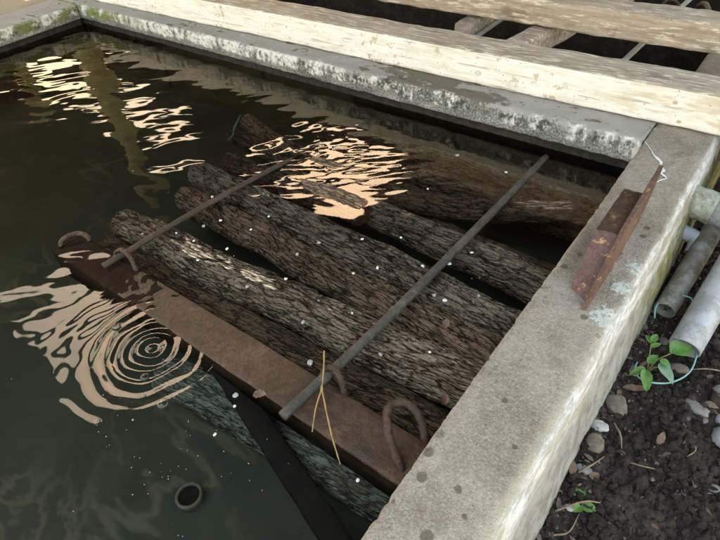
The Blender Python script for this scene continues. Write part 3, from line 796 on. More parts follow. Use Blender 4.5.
# hooks of bent bar welded to it
def hook(pts, r=.008, mat='rebar', name='bar_hook', parent=None, n=36):
    v, f = tube(pts, r, 14, n + 30, rough=.0022, rs=110)
    return add(name, v, f, MAT[mat], parent)
hook([(-.028, -1.262, ZW - .03), (-.045, -1.255, ZW + .012), (-.085, -1.232, ZW + .040), (-.118, -1.195, ZW + .050), (-.122, -1.168, ZW + .048), (-.095, -1.150, ZW + .046), (-.06, -1.158, ZW + .028), (-.03, -1.185, ZW - .005), (-.02, -1.19, ZW - .05)], .0088, parent=beam)
hook([(-.302, -1.195, ZW + .0), (-.306, -1.176, ZW + .028), (-.292, -1.166, ZW + .042), (-.268, -1.168, ZW + .034), (-.248, -1.180, ZW + .010), (-.243, -1.188, ZW - .02)], .0075, parent=beam)
hook([(-1.105, -1.200, ZW - .012), (-1.108, -1.188, ZW + .014), (-1.085, -1.178, ZW + .028), (-1.045, -1.180, ZW + .024), (-1.015, -1.190, ZW + .006), (-1.005, -1.195, ZW - .02)], .0065, parent=beam)
hook([(-1.305, -1.262, ZW - .02), (-1.312, -1.250, ZW + .008), (-1.305, -1.222, ZW + .018), (-1.285, -1.196, ZW + .016), (-1.262, -1.190, ZW + .006), (-1.25, -1.195, ZW - .02)], .0075, parent=beam)
# dark diagonal band, built as a black bar sloping down under water
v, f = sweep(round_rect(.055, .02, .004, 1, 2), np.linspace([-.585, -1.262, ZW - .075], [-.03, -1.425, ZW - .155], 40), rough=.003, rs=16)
add('dark_band', v, f, MAT['near_black'], beam)

# ================================================================== PRESSING RODS
rod = root('rod', (-.28, -.67, ZW), 'long grey pipe laid across the logs beside the rim', 'pipe', 'rods across the logs')
v, f = tube([(-.306, -1.312, ZW + .024), (-.282, -.933, ZW + .022), (-.275, -.04, ZW - .006)], .0118, 18, 60, rough=.0008, rs=60)
add('shaft', v, f, MAT['rod'], rod)
v, f = tube([(-.2835, -.945, ZW + .022), (-.281, -.922, ZW + .022)], [.0122, .0138, .0122], 18, 5)
add('joint', v, f, MAT['rod'], rod)
rod2 = root('rod', (-1.06, -.9, ZW), 'thin brown rod crossing the left ends of the logs', 'rod', 'rods across the logs')
v, f = tube([(-1.085, -1.245, ZW + .016), (-1.062, -.904, ZW + .014), (-1.035, -.58, ZW + .004), (-1.03, -.45, ZW - .02)], .0088, 14, 50, rough=.001, rs=60)
add('shaft', v, f, MAT['rod_brown'], rod2)

# ================================================================== STEEL CLEAT ON THE RIM
cl = root('steel_cleat', (.085, -.58, 0), 'purple-rusted steel cleat with upright fin bolted on the rim', 'bracket')
x0, x1 = .058, .104
v = np.array([(x0 + .002, -.722, .001), (x1, -.745, .001), (x1, -.43, .001), (x0, -.43, .001),
              (x0, -.615, .098), (x1, -.608, .098), (x1, -.424, .098), (x0, -.426, .098)])
def dense_quads(quads, n=10, rough=.0015, seed=0.0):
    V, F = [], []
    for q in quads:
        q = np.asarray(q, float); base = len(V)
        for i in range(n + 1):
            for j in range(n + 1):
                a, b = i / n, j / n
                p = (1 - a) * (1 - b) * q[0] + a * (1 - b) * q[1] + a * b * q[2] + (1 - a) * b * q[3]
                V.append(p)
        for i in range(n):
            for j in range(n):
                F.append((base + i * (n + 1) + j, base + (i + 1) * (n + 1) + j, base + (i + 1) * (n + 1) + j + 1, base + i * (n + 1) + j + 1))
    V = np.array(V)
    V = V + rough * np.stack([fbm(V[:, 0] * 60 + seed, V[:, 1] * 60, V[:, 2] * 60, 3), fbm(V[:, 0] * 60, V[:, 1] * 60 + 5, V[:, 2] * 60, 3), fbm(V[:, 0] * 60, V[:, 1] * 60, V[:, 2] * 60 + 9, 3)], 1)
    return V, F
qv, qf = dense_quads([(v[0], v[1], v[5], v[4]), (v[3], v[0], v[4], v[7]), (v[2], v[3], v[7], v[6])], 10)
add('face_plate', qv, qf, MAT['steel_purple'], cl, smooth=False)
# recessed top with a raised lip
tq = [(v[4] + [.0, 0, -.0015], v[5] + [0, 0, -.0015], v[6] + [0, 0, -.0015], v[7] + [0, 0, -.0015])]
qv, qf = dense_quads(tq, 16, .003, 4.0)
add('top_plate', qv, qf, MAT['steel_top'], cl, smooth=False)
# fin: tapering plate, 12 mm thick
fp = [(-.775, .0015), (-.70, .0015), (-.60, .0015), (-.50, .004), (-.43, .03), (-.37, .075), (-.322, .122), (-.33, .128), (-.42, .119), (-.52, .110), (-.60, .106), (-.622, .099), (-.69, .055)]
FV, FF = [], []
for xx in (x1 + .001, x1 + .010):
    FV += [(xx + .0015 * math.sin(y * 90 + z * 70) + .04 * max(0, -y - .62) * 0, y + .003 * math.sin(z * 400 + y * 130), max(z + .002 * math.sin(y * 160), .0012)) for y, z in fp]
m_ = len(fp)
FF = [tuple(range(m_))[::-1], tuple(range(m_, 2 * m_))] + [(i, (i + 1) % m_, m_ + (i + 1) % m_, m_ + i) for i in range(m_)]
add('fin', FV, FF, MAT['steel_fin'], cl, smooth=False)

# ================================================================== TIMBERS BEHIND
def timber(name, a, b, w, h, label, cat, mats, seed, rough=.004, group=None, wav=.008):
    n = 160
    path = np.linspace(a, b, n)
    s = np.linspace(0, np.linalg.norm(np.array(b) - a), n)
    path[:, 1] += wav * perlin(s * 1.1, seed, .2); path[:, 2] += wav * .5 * perlin(s * 1.3, seed, 5.2)
    prof = round_rect(w, h, .009, 3, 7)
    v, f = sweep(prof, path, rough=rough, rs=9, seed=seed)
    vz = np.asarray(v).reshape(n, len(prof), 3)
    vz += (0.0012 * fbm(vz[..., 0] * 8, vz[..., 1] * 90, vz[..., 2] * 90 + seed, 2))[..., None] * np.array([0, .4, 1])
    mi = []
    for i in range(n - 1):
        for j in range(len(prof)):
            k = (j + 1) % len(prof)
            q = (np.array(prof[j]) + np.array(prof[k])) / 2
            mi.append(1 if q[1] > h - .006 else 0)
    mi += [1, 1]
    o = add(name, vz.reshape(-1, 3), f, mats, None, True, mi)
    return tag(o, label, cat, group)
timber('timber', (-3.30, .158, .002), (1.2, .222, .002), .15, .122, 'thick white-painted timber lying on the back rim of the tank', 'timber', [MAT['paint'], MAT['grey_wood']], 3.0, group='timbers behind the tank')
timber('timber', (-1.9, .585, .092), (1.3, .60, .092), .14, .098, 'weathered grey-brown timber across the far bay', 'timber', [MAT['joist_wood'], MAT['grey_wood']], 12.0, .006, group='timbers behind the tank')
def joist(a, b, w, h, label, seed):
    n = 60
    v, f = sweep(round_rect(w, h, .008, 2, 4), np.linspace(a, b, n), rough=.004, rs=14, seed=seed)
    tag(add('joist', v, f, MAT['joist_wood']), label, 'joist', 'joists under the second timber')
joist((-.62, .26, .0), (-.41, 1.66, .0), .085, .085, 'rough grey joist under the second timber, nearer the right wall', 2.0)
joist((-.90, .47, -.01), (-.88, 1.66, -.01), .07, .085, 'brown joist under the second timber, farther left', 7.0)
for (xa, xb, lab) in ((-.238, -.195, 'pale galvanised bar in the far bay, beside the right wall'), (-.83, -.86, 'pale galvanised bar in the far bay, left of the joist')):
    v, f = sweep(round_rect(.020, .012, .003, 2, 2), np.linspace((xa, .30, .02), (xb, 1.45, .02), 20), rough=.0005)
    tag(add('metal_bar', v, f, MAT['galv']), lab, 'bar', 'galvanised bars in the far bay')
v, f = tube([(-.285, 1.10, -.03), (-.278, 1.13, .03), (-.26, 1.16, .055), (-.215, 1.15, .045), (-.195, 1.13, .0), (-.195, 1.11, -.05)], .006, 8, 30)
tag(add('wire_loop', v, f, MAT['rebar']), 'rusty wire loop standing up from the far bay beside the pale bar', 'wire', 'wire loops in the far bay')
v, f = tube([(-.16, 1.24, -.05), (-.14, 1.22, .03), (-.10, 1.14, .05), (-.06, 1.02, .03), (-.03, .98, -.02)], .012, 8, 30)
tag(add('wire_loop', v, f, MAT['rebar']), 'thick bent bar in the far bay next to the right wall', 'wire', 'wire loops in the far bay')

# ================================================================== PIPES BESIDE THE TANK
def hollow_pipe(pts, ro, ri, n=24, nr=28, rough=0.0, seed=0.0):
    v1, f1 = tube(pts, ro, nr, n, rough, 50, seed, caps=False)
    v2, f2 = tube(pts, ri, nr, n, caps=False)
    o = len(v1)
    f = f1 + [tuple(o + i for i in q[::-1]) for q in f2]
    for j in range(nr):
        k = (j + 1) % nr
        f.append((j, o + j, o + k, k)[::1])
        e = (n - 1) * nr
        f.append((e + j, e + k, o + e + k, o + e + j))
    return np.concatenate([v1, v2]), f
v, f = hollow_pipe([(.318, -.575, -.185), (.345, -.26, -.085), (.385, .25, .06)], .037, .032, rough=.0006)
tag(add('pipe', v, f, MAT['pvc']), 'thick pale grey plastic pipe with its lower end resting on the soil', 'pipe', 'pipes beside the tank')
v, f = hollow_pipe([(.245, -.47, -.19), (.270, -.1, -.13), (.30, .35, -.06)], .027, .023, rough=.001, seed=5)
tag(add('pipe', v, f, MAT['pvc_dirty']), 'stained grey pipe lying behind the pale one, against the wall side', 'pipe', 'pipes beside the tank')
ou = root('outlet_pipe', (.2, -.12, -.075), 'lichen-crusted outlet pipe stub leaving the wall through a grey coupling', 'pipe')
v, f = hollow_pipe([(.15, -.115, -.075), (.252, -.125, -.08)], .046, .036, 12, rough=.003, seed=2); add('stub', v, f, MAT['lichen'], ou)
v, f = hollow_pipe([(.246, -.1245, -.08), (.56, -.15, -.09)], .043, .035, 12); add('coupling', v, f, MAT['pvc'], ou)
el = root('pipe_elbow', (.22, -.2, -.15), 'clean pale grey plastic elbow below the outlet pipe', 'pipe')
v, f = hollow_pipe([(.185, -.175, -.150), (.215, -.178, -.148), (.240, -.190, -.150), (.246, -.215, -.160), (.246, -.232, -.170)], .0215, .0175, 30); add('bend', v, f, MAT['pvc_clean'], el)
v, f = hollow_pipe([(.180, -.175, -.150), (.205, -.177, -.149)], .0245, .0205, 6); add('collar', v, f, MAT['pvc_clean'], el)

# overflow pipe standing under water
v, f = hollow_pipe([(-.497, -1.505, -.46), (-.497, -1.505, -.41), (-.497, -1.505, -.352)], .033, .026, 14, 36)
sp_ = root('standpipe', (-.497, -1.505, -.40), 'round open pipe mouth under the green water at lower left', 'pipe')
add('rim', v, f, MAT['pvc_dirty'], sp_)
a_ = np.linspace(0, 2 * np.pi, 32, endpoint=False)
bv = [(-.497 + .0262 * math.cos(t), -1.505 + .0262 * math.sin(t), -.357) for t in a_] + [(-.497 + .0262 * math.cos(t), -1.505 + .0262 * math.sin(t), -.362) for t in a_]
add('bore_shade', bv, [tuple(range(32)), tuple(range(63, 31, -1))] + [(i, (i + 1) % 32, 32 + (i + 1) % 32, 32 + i) for i in range(32)], MAT['near_black'], sp_)  # black disc paints the shaded depth inside the pipe mouth

# ================================================================== TWIG, STRING, BUBBLES, FLECKS
tw = root('forked_twig', (-.271, -1.222, ZW + .02), 'yellow forked straw stem hanging over the rusty beam', 'twig')
for pts in ([(-.330, -1.142, ZW + .05), (-.30, -1.18, ZW + .046), (-.272, -1.220, ZW + .042)], [(-.272, -1.220, ZW + .042), (-.258, -1.258, ZW + .03), (-.240, -1.296, ZW + .004)], [(-.272, -1.220, ZW + .042), (-.215, -1.268, ZW + .03), (-.18, -1.295, ZW + .018), (-.146, -1.318, ZW + .004)]):
    v, f = tube(pts, [.0017, .0017, .0011], 7, 20, rough=.0008, rs=120); add('stem', v, f, MAT['straw'], tw)
v, f = tube([(-.277, -1.214, ZW + .043), (-.267, -1.226, ZW + .041)], [.002, .0032, .002], 8, 7); add('node', v, f, MAT['straw'], tw)
v, f = tube([(-1.46, -.355, ZW - .004), (-1.43, -.40, ZW - .008), (-1.40, -.45, ZW - .012), (-1.385, -.47, ZW - .02), (-1.40, -.49, ZW - .04)], [.003, .006, .004, .005, .002], 8, 24, rough=.004, rs=70)
tag(add('string_scrap', v, f, MAT['string']), 'scrap of pale blue-green string hanging in the dark water', 'string')

# bubbles: domes of clear film
bm_ = M('bubble_film')
frn = bm_.n('ShaderNodeLayerWeight', None, Blend=.35).outputs['Fresnel']
mx = bm_.n('ShaderNodeMixShader', None, i0=frn, i1=bm_.n('ShaderNodeBsdfTransparent', None, Color=(.96, .96, .96)).outputs[0], i2=bm_.n('ShaderNodeBsdfGlossy', None, Color=(.9, .9, .92), Roughness=.05).outputs[0])
bm_.nt.links.new(mx.outputs[0], bm_.out.inputs['Surface'])
def dome(r, nr=20, nv=7):
    V = [(0, 0, r * .62)]; F = []
    for i in range(1, nv + 1):
        a = (math.pi / 2) * i / nv
        V += [(r * math.sin(a) * math.cos(2 * math.pi * j / nr), r * math.sin(a) * math.sin(2 * math.pi * j / nr), r * .62 * math.cos(a)) for j in range(nr)]
    F = [(0, 1 + j, 1 + (j + 1) % nr) for j in range(nr)]
    for i in range(nv - 1):
        for j in range(nr):
            k = (j + 1) % nr
            F.append((1 + i * nr + j, 1 + (i + 1) * nr + j, 1 + (i + 1) * nr + k, 1 + i * nr + k))
    return V, F
dv, df = dome(1.0)
dme = make_mesh('bubble', dv, df, bm_.m)
for x, y, r, lab in ((-.663, -1.413, .011, 'clear bubble floating in the middle of the drop rings'), (-.565, -1.435, .014, 'largest clear bubble, at the near edge of the drop rings'),
                     (-.862, -1.358, .012, 'clear bubble at the left edge of the drop rings'), (-.651, -1.55, .008, 'small clear bubble apart from the rings, in open green water'), (-.622, -1.448, .007, 'tiny bubble between the middle and the largest one')):
    o = link('bubble', dme, None, (x, y, ZW + float(ripple_height(np.array(x), np.array(y))) + .0005)); o.scale = (r, r, r)
    tag(o, lab, 'bubble', 'bubbles around the drop rings')

# floating wax discs and specks: too small to pick apart
FLO = [(-1.13, -1.081), (-.881, -1.067), (-1.093, -.827), (-.994, -.949), (-.846, -.985), (-.852, -.881), (-.678, -1.065), (-.851, -.804), (-.609, -.984), (-.653, -.889), (-.466, -.865), (-.535, -.735), (-.633, -.816), (-.969, -.901), (-.954, -.377), (-.974, -.193), (-1.04, -1.02), (-.962, -1.015), (-.463, -1.076), (-.378, -.983), (-.424, -.811), (-.242, -1.05), (-.324, -.738), (-.15, -.98), (-.24, -.816), (-.207, -.817), (-.269, -.692), (-.144, -.756), (-.24, -.618), (-.133, -1.133), (-.364, -1.162), (-.443, -.669), (-.509, -.419), (-.531, -.192), (-.342, -.205), (-.423, -1.347), (-.347, -1.273), (-.098, -1.324), (-.406, -1.419), (-.443, -1.326)]
rnd = random.Random(11)
def discs(items, thick=.0012, ns=10):
    V, F = [], []
    for x, y, z, r in items:
        b = len(V); e = rnd.uniform(.6, 1.0); irr = [rnd.uniform(.78, 1.12) for _ in range(ns)]; ang = rnd.uniform(0, 3.1)
        for zz, rr in ((z - thick, r), (z + thick * .5, r), (z + thick, r * .8)):
            for j in range(ns):
                a = 2 * math.pi * j / ns
                p, q = rr * irr[j] * math.cos(a), rr * irr[j] * e * math.sin(a)
                V.append((x + p * math.cos(ang) - q * math.sin(ang), y + p * math.sin(ang) + q * math.cos(ang), zz))
        for l in range(2):
            for j in range(ns):
                k = (j + 1) % ns
                F.append((b + l * ns + j, b + l * ns + k, b + (l + 1) * ns + k, b + (l + 1) * ns + j))
        F.append(tuple(b + 2 * ns + j for j in range(ns)))
    return V, F
def surf(x, y): return ZW + float(ripple_height(np.array(x), np.array(y)))
big = [(x, y, ZW + .0045, rnd.uniform(.0034, .0068)) for k, (x, y) in enumerate(FLO) if k % 3]
dim = [(x, y, ZW + .004, rnd.uniform(.004, .0078)) for k, (x, y) in enumerate(FLO) if not k % 3]
v, f = discs(big)
tag(add('floating_wax', v, f, MAT['white_fleck']), 'small white wax discs floating over the logs', kind='stuff')
v, f = discs(dim)
tag(add('floating_wax', v, f, MAT['grey_fleck']), 'small grey translucent discs floating over the logs', kind='stuff')
sp = []
for _ in range(110):
    if rnd.random() < .45:
        x, y = rnd.uniform(-.62, -.28), rnd.uniform(-1.62, -1.36)
        x += .12 * math.sin(y * 30)
    elif rnd.random() < .6: x, y = rnd.uniform(-1.35, -.05), rnd.uniform(-1.15, -.1)
    else: x, y = rnd.uniform(-2.2, -.1), rnd.uniform(-1.8, -.1)
    sp.append((x, y, surf(x, y) + (.006 if -1.1 < y < -.55 and x > -1.3 else .0008), rnd.uniform(.0004, .0015) if rnd.random() < .93 else .003))
v, f = discs(sp, .0006, 6)
tag(add('floating_specks', v, f, MAT['grey_fleck']), 'tiny pale specks drifting on the water', kind='stuff')
# crumpled orange leaf scraps on the beam and logs
def leaf_mesh(L, W, curl=.3, fold=.25, nl=8, nw=4, seed=0.0, lobes=0.0):
    V, F = [], []
    for i in range(nl + 1):
        t = i / nl
        w = W * (math.sin(math.pi * min(1, t ** .75)) ** .8) * (1 + lobes * math.sin(t * 21)) + .0004
        for j in range(nw + 1):
            s = (j / nw - .5) * 2
            x = L * t; y = w * s * .5
            z = curl * L * (t * t) * -1 * .5 + fold * abs(y) + .06 * L * float(perlin(t * 3 + seed, s * 1.3, seed))
            V.append((x, y, z))
    for i in range(nl):
        for j in range(nw):
            a = i * (nw + 1) + j
            F.append((a, a + nw + 1, a + nw + 2, a + 1))
    return V, F
for x, y, L, a, dz, lab in ((-.405, -1.305, .035, .4, .014, 'crumpled pinkish leaf scrap on the front edge of the beam'), (-.155, -.905, .028, 1.9, .012, 'orange leaf scrap on the brown log near the rim'),
                            (-.49, -.585, .026, .8, .006, 'orange leaf scrap on the water beyond the grey log'), (-.045, -1.085, .026, 2.2, .010, 'orange leaf scrap against the inner rim near the big hook')):
    v, f = leaf_mesh(L, L * .6, -.5, .5, 8, 4, x * 9, .25)
    o = link('leaf_scrap', make_mesh('leaf_scrap', v, f, MAT['dead']), None, (x, y, ZW + dz), (0, 0, a))
    tag(o, lab, 'leaf', 'leaf scraps in the tank')

# ================================================================== SOIL DETAILS
def sh(x, y): return float(soil_h(np.array(x), np.array(y)))
def stone(x, y, rx, ry, rz, mat, label, seed, rot=0.0, sink=.35):
    nu, nv = 22, 12
    V = []
    for i in range(nv + 1):
        a = math.pi * i / nv
        for j in range(nu):
            b = 2 * math.pi * j / nu
            V.append((math.sin(a) * math.cos(b), math.sin(a) * math.sin(b), math.cos(a)))
    V = np.array(V)
    d = 1 + .20 * fbm(V[:, 0] * 1.3 + seed, V[:, 1] * 1.3, V[:, 2] * 1.3, 3)
    V = np.sign(V) * np.abs(V) ** .85 * d[:, None] * np.array([rx, ry, rz])
    o = link('stone', make_mesh('stone', V, grid_faces(nu, nv + 1, True), MAT[mat]), None, (x, y, sh(x, y) + rz * (1 - sink)), (0, 0, rot))
    tag(o, label, 'stone', 'stones on the soil')
stone(.229, -.885, .019, .014, .007, 'stone_w', 'pale flat stone lying against the foot of the wall', 1.0, .3)
stone(.240, -.800, .024, .030, .010, 'stone_c', 'dull olive stone against the wall under the reddish leaf', 2.0, .5)
stone(.236, -.935, .018, .022, .008, 'stone_c', 'dull grey-brown stone below the pale flat stone', 3.0, .2)
stone(.240, -1.000, .017, .011, .005, 'stone_b', 'small bluish chip low against the wall', 4.0, .1)
stone(.452, -.760, .026, .024, .016, 'stone_b', 'larger rounded blue-grey stone at the right edge of the soil', 5.0)
stone(.440, -.712, .018, .014, .013, 'stone_b', 'smaller blue-grey stone touching the larger rounded one', 6.0, .6)
stone(.385, -.715, .028, .015, .007, 'stone_a', 'flat grey stone in the soil below the string', 7.0, -.25)
stone(.324, -.612, .024, .014, .010, 'stone_c', 'tan stone under the round green leaf', 8.0, .3)
stone(.243, -.690, .013, .014, .008, 'stone_a', 'grey pebble beside the wall left of the green plant', 9.0)
stone(.245, -1.085, .010, .008, .006, 'stone_w', 'cream pebble by the lower seedling', 10.0)
stone(.345, -.480, .022, .015, .010, 'stone_w', 'white stone beside the pipe end', 11.0, 1.0)
stone(.420, -.640, .020, .013, .008, 'stone_a', 'grey stone at right between the string and the pipe', 12.0, .5)
stone(.465, -.870, .015, .010, .006, 'stone_a', 'dark grey pebble low at the right of the soil', 13.0, .5)
stone(.405, -.735, .010, .009, .005, 'stone_c', 'small brown pebble beside the flat grey stone', 14.0, .5)
stone(.270, -.530, .014, .012, .008, 'stone_a', 'grey pebble between the wall and the pale pipe', 15.0, .5)

def litter(x, y, L, W, yaw, mat, label, pitch=0.0, roll=0.0, curl=.3, lift=.006, group='dead leaves on the soil', name='dead_leaf'):
    v, f = leaf_mesh(L, W, curl, .3, 8, 4, x * 17 + y * 5, .08)
    o = link(name, make_mesh(name, v, f, MAT[mat]), None, (x, y, sh(x, y) + lift), (roll, pitch, yaw))
    tag(o, label, 'leaf', group)
litter(.236, -.752, .062, .016, .55, 'dead', 'long reddish dead leaf lying below the green plant', 0, .2, .1, .012)
litter(.340, -.860, .036, .016, 1.3, 'dead', 'brown curled leaf in the middle of the open soil', -.3, .5, .6)
litter(.352, -.885, .028, .012, .9, 'dead_grey', 'grey-brown leaf just below the brown curled one', -.2, -.4, .5)
litter(.395, -.700, .030, .014, .2, 'dead', 'tan leaf scrap by the flat grey stone', 0, .4, .5)
litter(.300, -.930, .030, .012, 2.2, 'dead_grey', 'thin grey leaf sliver in the open soil', 0, .2, .2)
litter(.218, -.470, .050, .030, 1.2, 'dead_grey', 'pale grey leaf against the wall near the string', -.2, .4, .4)
litter(.235, -.42, .050, .028, .2, 'dead_grey', 'grey leaf wedged between wall and stained pipe', -.3, -.2, .4)
litter(.255, -.555, .040, .022, 2.4, 'dead_grey', 'crumpled grey leaf left of the pale pipe mouth', -.2, .3, .5)
litter(.228, -1.105, .050, .026, 1.4, 'dead_grey', 'large grey-brown leaf low against the wall', -.1, .3, .3)
litter(.222, -1.030, .040, .018, 1.8, 'dead', 'brown leaf between the blue chip and the lower seedling', -.1, .3, .3)
litter(.43, -.905, .03, .012, 1.8, 'dead', 'brown leaf sliver at the lower right of the soil', -.1, .3, .3)

def twig_(pts, r, label):
    P3 = [(x, y, sh(x, y) + dz) for x, y, dz in pts]
    v, f = tube(P3, [r, r * .9, r * .5], 6, 16, rough=r * .3, rs=150)
    tag(add('twig', v, f, MAT['twig']), label, 'twig', 'twigs on the soil')
twig_([(.30, -.93, .004), (.335, -.925, .008), (.36, -.915, .005)], .0018, 'thin twig near the grey leaf sliver')
twig_([(.252, -.86, .006), (.272, -.885, .010), (.285, -.91, .004)], .0026, 'short stick slanting from the pale flat stone')
twig_([(.23, -1.02, .004), (.25, -.985, .012), (.262, -.95, .008)], .0022, 'twig standing by the blue chip')
twig_([(.225, -1.11, .006), (.262, -1.075, .018), (.29, -1.05, .006)], .0022, 'twig arching past the lower seedling')
twig_([(.24, -1.15, .006), (.262, -1.13, .012), (.265, -1.09, .004)], .002, 'twig at the very bottom beside the wall')
twig_([(.42, -.56, .012), (.38, -.585, .02), (.345, -.60, .006)], .0022, 'pale root arching beside the pipe mouth')
twig_([(.395, -.80, .004), (.41, -.82, .008), (.40, -.845, .004)], .0018, 'bent rootlet right of the brown curled leaf')
twig_([(.40, -.665, .004), (.435, -.662, .010), (.47, -.69, .006)], .0018, 'thin rootlet above the blue-grey stones')

def string_(pts, label):
    P3 = [(x, y, z) for x, y, z in pts]
    v, f = tube(P3, .0021, 7, 50, rough=.0003, rs=200)
    tag(add('string', v, f, MAT['string']), label, 'string', 'strings on the soil')
string_([(.330, -.50, -.15), (.345, -.555, -.188), (.348, -.625, -.196), (.326, -.685, -.188), (.294, -.718, -.182), (.262, -.722, -.186), (.243, -.698, -.192), (.240, -.66, -.205)], 'blue-green string looping round the green plant')
string_([(.232, -.505, -.195), (.224, -.485, -.178), (.230, -.455, -.172), (.258, -.425, -.165), (.29, -.42, -.165), (.298, -.45, -.185)], 'short blue-green string bent over by the stained pipe')

def green_leaf(parent, base, tip, W, mat, seed, curl=.25, roll=0.0):
    base, tip = Vector(base), Vector(tip)
    d = tip - base; L = d.length
    v, f = leaf_mesh(L * 1.08, W * 1.25, curl, .35, 10, 6, seed)
    yaw = math.atan2(d.y, d.x); pit = -math.asin(max(-1, min(1, d.z / L)))
    me = make_mesh('leaf', v, f, MAT[mat])
    o = link('leaf', me, parent, base - Vector(parent.location), (roll, pit, yaw))
    return o
pl = root('seedling', (.268, -.668, -.215), 'leafy green seedling inside the blue-green string loop', 'plant', 'seedlings on the soil')
for pts in ([(.268, -.668, -.215), (.275, -.65, -.185), (.297, -.628, -.165)], [(.268, -.668, -.215), (.278, -.672, -.185), (.285, -.68, -.17)], [(.268, -.668, -.215), (.258, -.645, -.185), (.25, -.615, -.17)], [(.268, -.668, -.215), (.258, -.69, -.19), (.262, -.705, -.178)]):
    v, f = tube(pts, [.0022, .0018, .0012], 6, 12); add('stem', v, f, MAT['stem'], pl)
for b, t, w, mt, s in (((.293, -.628, -.165), (.330, -.588, -.160), .036, 'leaf', 1), ((.283, -.665, -.172), (.322, -.700, -.172), .022, 'leaf_pale', 2), ((.281, -.66, -.168), (.306, -.662, -.172), .017, 'leaf', 3),
                       ((.262, -.698, -.176), (.282, -.748, -.178), .021, 'leaf', 4), ((.25, -.615, -.168), (.254, -.592, -.160), .013, 'leaf', 5), ((.25, -.618, -.170), (.233, -.602, -.166), .011, 'leaf', 6),
                       ((.252, -.63, -.172), (.268, -.606, -.168), .010, 'leaf', 7), ((.262, -.69, -.18), (.238, -.722, -.185), .013, 'leaf', 8), ((.297, -.63, -.165), (.292, -.598, -.158), .010, 'leaf', 9), ((.262, -.67, -.185), (.272, -.64, -.176), .016, 'leaf', 10)):
    green_leaf(pl, b, t, w, mt, s * 3.7)
pl2 = root('seedling', (.262, -1.07, -.215), 'tiny bright green seedling low against the wall', 'plant', 'seedlings on the soil')
for b, t, w, mt, s in (((.262, -1.078, -.20), (.288, -1.068, -.198), .018, 'leaf', 1), ((.262, -1.078, -.20), (.256, -1.096, -.198), .014, 'leaf', 2), ((.250, -1.062, -.204), (.238, -1.048, -.200), .014, 'leaf', 3), ((.252, -1.058, -.204), (.255, -1.040, -.2), .012, 'leaf', 4), ((.28, -1.05, -.206), (.294, -1.036, -.204), .009, 'leaf_pale', 5)):
    green_leaf(pl2, b, t, w, mt, s * 2.9)
for pts in ([(.262, -1.07, -.215), (.264, -1.074, -.207), (.262, -1.078, -.20)], [(.262, -1.07, -.215), (.256, -1.065, -.208), (.250, -1.062, -.204)]):
    v, f = tube(pts, .0012, 5, 8); add('stem', v, f, MAT['stem'], pl2)

# soil crumbs and shredded litter: uncountable
def clods(n, rmin, rmax, seed, box, wall_bias=0.0):
    rg = np.random.RandomState(seed)
    ico = np.array([(0, 0, 1), (.894, 0, .447), (.276, .851, .447), (-.724, .526, .447), (-.724, -.526, .447), (.276, -.851, .447), (.724, .526, -.447), (-.276, .851, -.447), (-.894, 0, -.447), (-.276, -.851, -.447), (.724, -.526, -.447), (0, 0, -1)])
    fc = [(0, 1, 2), (0, 2, 3), (0, 3, 4), (0, 4, 5), (0, 5, 1), (1, 6, 2), (2, 7, 3), (3, 8, 4), (4, 9, 5), (5, 10, 1), (2, 6, 7), (3, 7, 8), (4, 8, 9), (5, 9, 10), (1, 10, 6), (6, 11, 7), (7, 11, 8), (8, 11, 9), (9, 11, 10), (10, 11, 6)]
    u = rg.rand(n); u = u ** (1 + wall_bias)
    x = box[0] + (box[1] - box[0]) * u; y = box[2] + (box[3] - box[2]) * rg.rand(n)
    r = rmin + (rmax - rmin) * rg.rand(n) ** 3
    z = soil_h(x, y)
    V = ico[None] * (1 + .35 * rg.randn(n, 12, 1)) * r[:, None, None] * np.array([1, 1, .75])
    V = V + np.stack([x, y, z + r * .2], 1)[:, None, :]
    F = [tuple(12 * i + q for q in t) for i in range(n) for t in fc]
    return V.reshape(-1, 3), F
v, f = clods(11000, .0016, .0105, 5, (.205, .62, -1.35, .1))
tag(add('soil_crumbs', v, f, MAT['soil'], smooth=False), 'loose crumbs of dark soil', kind='stuff')
v, f = clods(420, .005, .017, 15, (.23, .62, -1.35, .1))
tag(add('soil_clods', v, f, MAT['soil'], smooth=True), 'larger soft lumps of dark soil', kind='stuff')
v, f = clods(800, .0010, .0055, 9, (.205, .60, -1.35, .1), .8)
tag(add('grit', v, f, MAT['stone_c'], smooth=False), 'scattered tan grit on the soil', kind='stuff')
rg = random.Random(21); LV, LF = [], []
for k in range(620):
    near = rg.random() < .62
    x = .212 + abs(rg.gauss(0, .035)) if near else rg.uniform(.22, .58)
    y = rg.uniform(-1.2, .0) if not near else (rg.uniform(-.62, -.1) if rg.random() < .6 else rg.uniform(-1.2, -.5))
    L = rg.uniform(.004, .016) if rg.random() < .8 else rg.uniform(.016, .03); v, f = leaf_mesh(L, L * rg.uniform(.15, .6), rg.uniform(-.4, .6), .4, 3, 2, k * 1.3)
    a, p, q = rg.uniform(0, 6.28), rg.uniform(-.6, .6), rg.uniform(-.8, .8)
    mtx = Matrix.Translation((x, y, sh(x, y) + .004)) @ Matrix.Rotation(a, 4, 'Z') @ Matrix.Rotation(p, 4, 'Y') @ Matrix.Rotation(q, 4, 'X')
    b = len(LV); LV += [tuple(mtx @ Vector(w)) for w in v]; LF += [tuple(b + i for i in w) for w in f]
half = len(LF)
mi = [0 if (i // 6) % 3 else 1 for i in range(len(LF))]
tag(add('leaf_litter', LV, LF, [MAT['dead_grey'], MAT['dead']], None, True, mi), 'shredded dry leaf litter along the wall', kind='stuff')

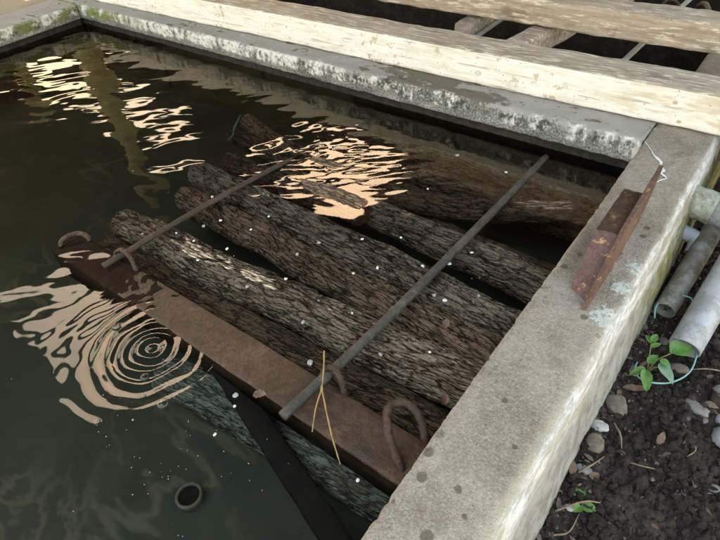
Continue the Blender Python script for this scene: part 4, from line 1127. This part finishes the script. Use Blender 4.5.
# ================================================================== ADDED ROOF, out of view: blocks the sun, its gaps shape the reflections
roof = root('added_roof', (-2.0, .5, 2.3), 'added unseen dark roof on posts above the tank, open strips shape the reflections', 'roof')
def sheet(x0, x1, y0, y1, z=2.32):
    n = max(4, int((x1 - x0) / .09)); xs = np.linspace(x0, x1, n)
    V = []
    for yy in (y0, y1):
        for i, xx in enumerate(xs): V.append((xx, yy, z + (.012 if i % 2 else -.012)))
    V += [(a, b, c + .01) for a, b, c in V]
    F = [(i, i + 1, n + i + 1, n + i) for i in range(n - 1)] + [(2 * n + i, 3 * n + i, 3 * n + i + 1, 2 * n + i + 1) for i in range(n - 1)]
    add('added_roof_sheet', V, F, MAT['tin'], roof, smooth=False)
sheet(-13, 1.3, -.42, 1.75)  # dark sheets added; gaps set where bright patches mirror in the water
sheet(-2.95, 1.3, -1.75, -.40, 2.335)
sheet(-13, -4.65, -1.75, -.40, 2.335)
sheet(-4.75, -1.9, -3.3, -1.2, 2.35)
sheet(-2.75, 1.3, 1.73, 3.1, 2.335)
sheet(-6.0, -4.25, 1.73, 3.1, 2.335)
sheet(-13, -10.2, 1.73, 3.1, 2.335)
sheet(-13, -5.5, 2.45, 3.1, 2.345)
sheet(-13, 1.3, 2.95, 7.5, 2.355)
def added_rafter(x, y0, y1):  # bars added across the gaps to break up the mirrored patches
    v, f = box_vf(x - .035, x + .035, y0, y1, 2.19, 2.30)
    add('added_rafter', v, f, MAT['tin'], roof, smooth=False)
for x in (-3.5, -4.1): added_rafter(x, -1.35, -.25)
for x in (-3.3, -3.9, -6.3, -7.1, -7.9): added_rafter(x, 1.6, 3.1)
for x in (-8.0, -4.0):
    v, f = box_vf(x, x + 3.9, 2.15, 2.21, 2.12, 2.185); add('added_purlin', v, f, MAT['tin'], roof, smooth=False)
for x, y in ((-4.42, .52), (1.2, 2.2), (-8.0, 1.2), (-8.0, -1.7), (1.2, 6.8), (-6.0, 3.3)):  # added posts; the first stands where its pale mirrored streak falls
    v, f = tube([(x, y, -.27), (x + .02, y, 1.0), (x, y, 2.31)], [.115, .10, .09], 18, 30, rough=.012, rs=9)
    add('added_post', v, f, MAT['added_post'], roof)

# ================================================================== ADDED FENCE, out of view beyond the far bay: pale haze for the water to mirror
fence = root('added_fence', (-.7, 2.62, -.26), 'added pale screen of boards, unseen beyond the far bay, for the water to mirror', 'fence')
fb = make_mesh('board', *box_vf(-.088, .088, -.012, .012, 0, 2.42), MAT['paint'], False)
for i in range(22):
    link('board', fb, fence, (-1.95 + i * .182, random.uniform(-.004, .004), random.uniform(-.02, .0)))
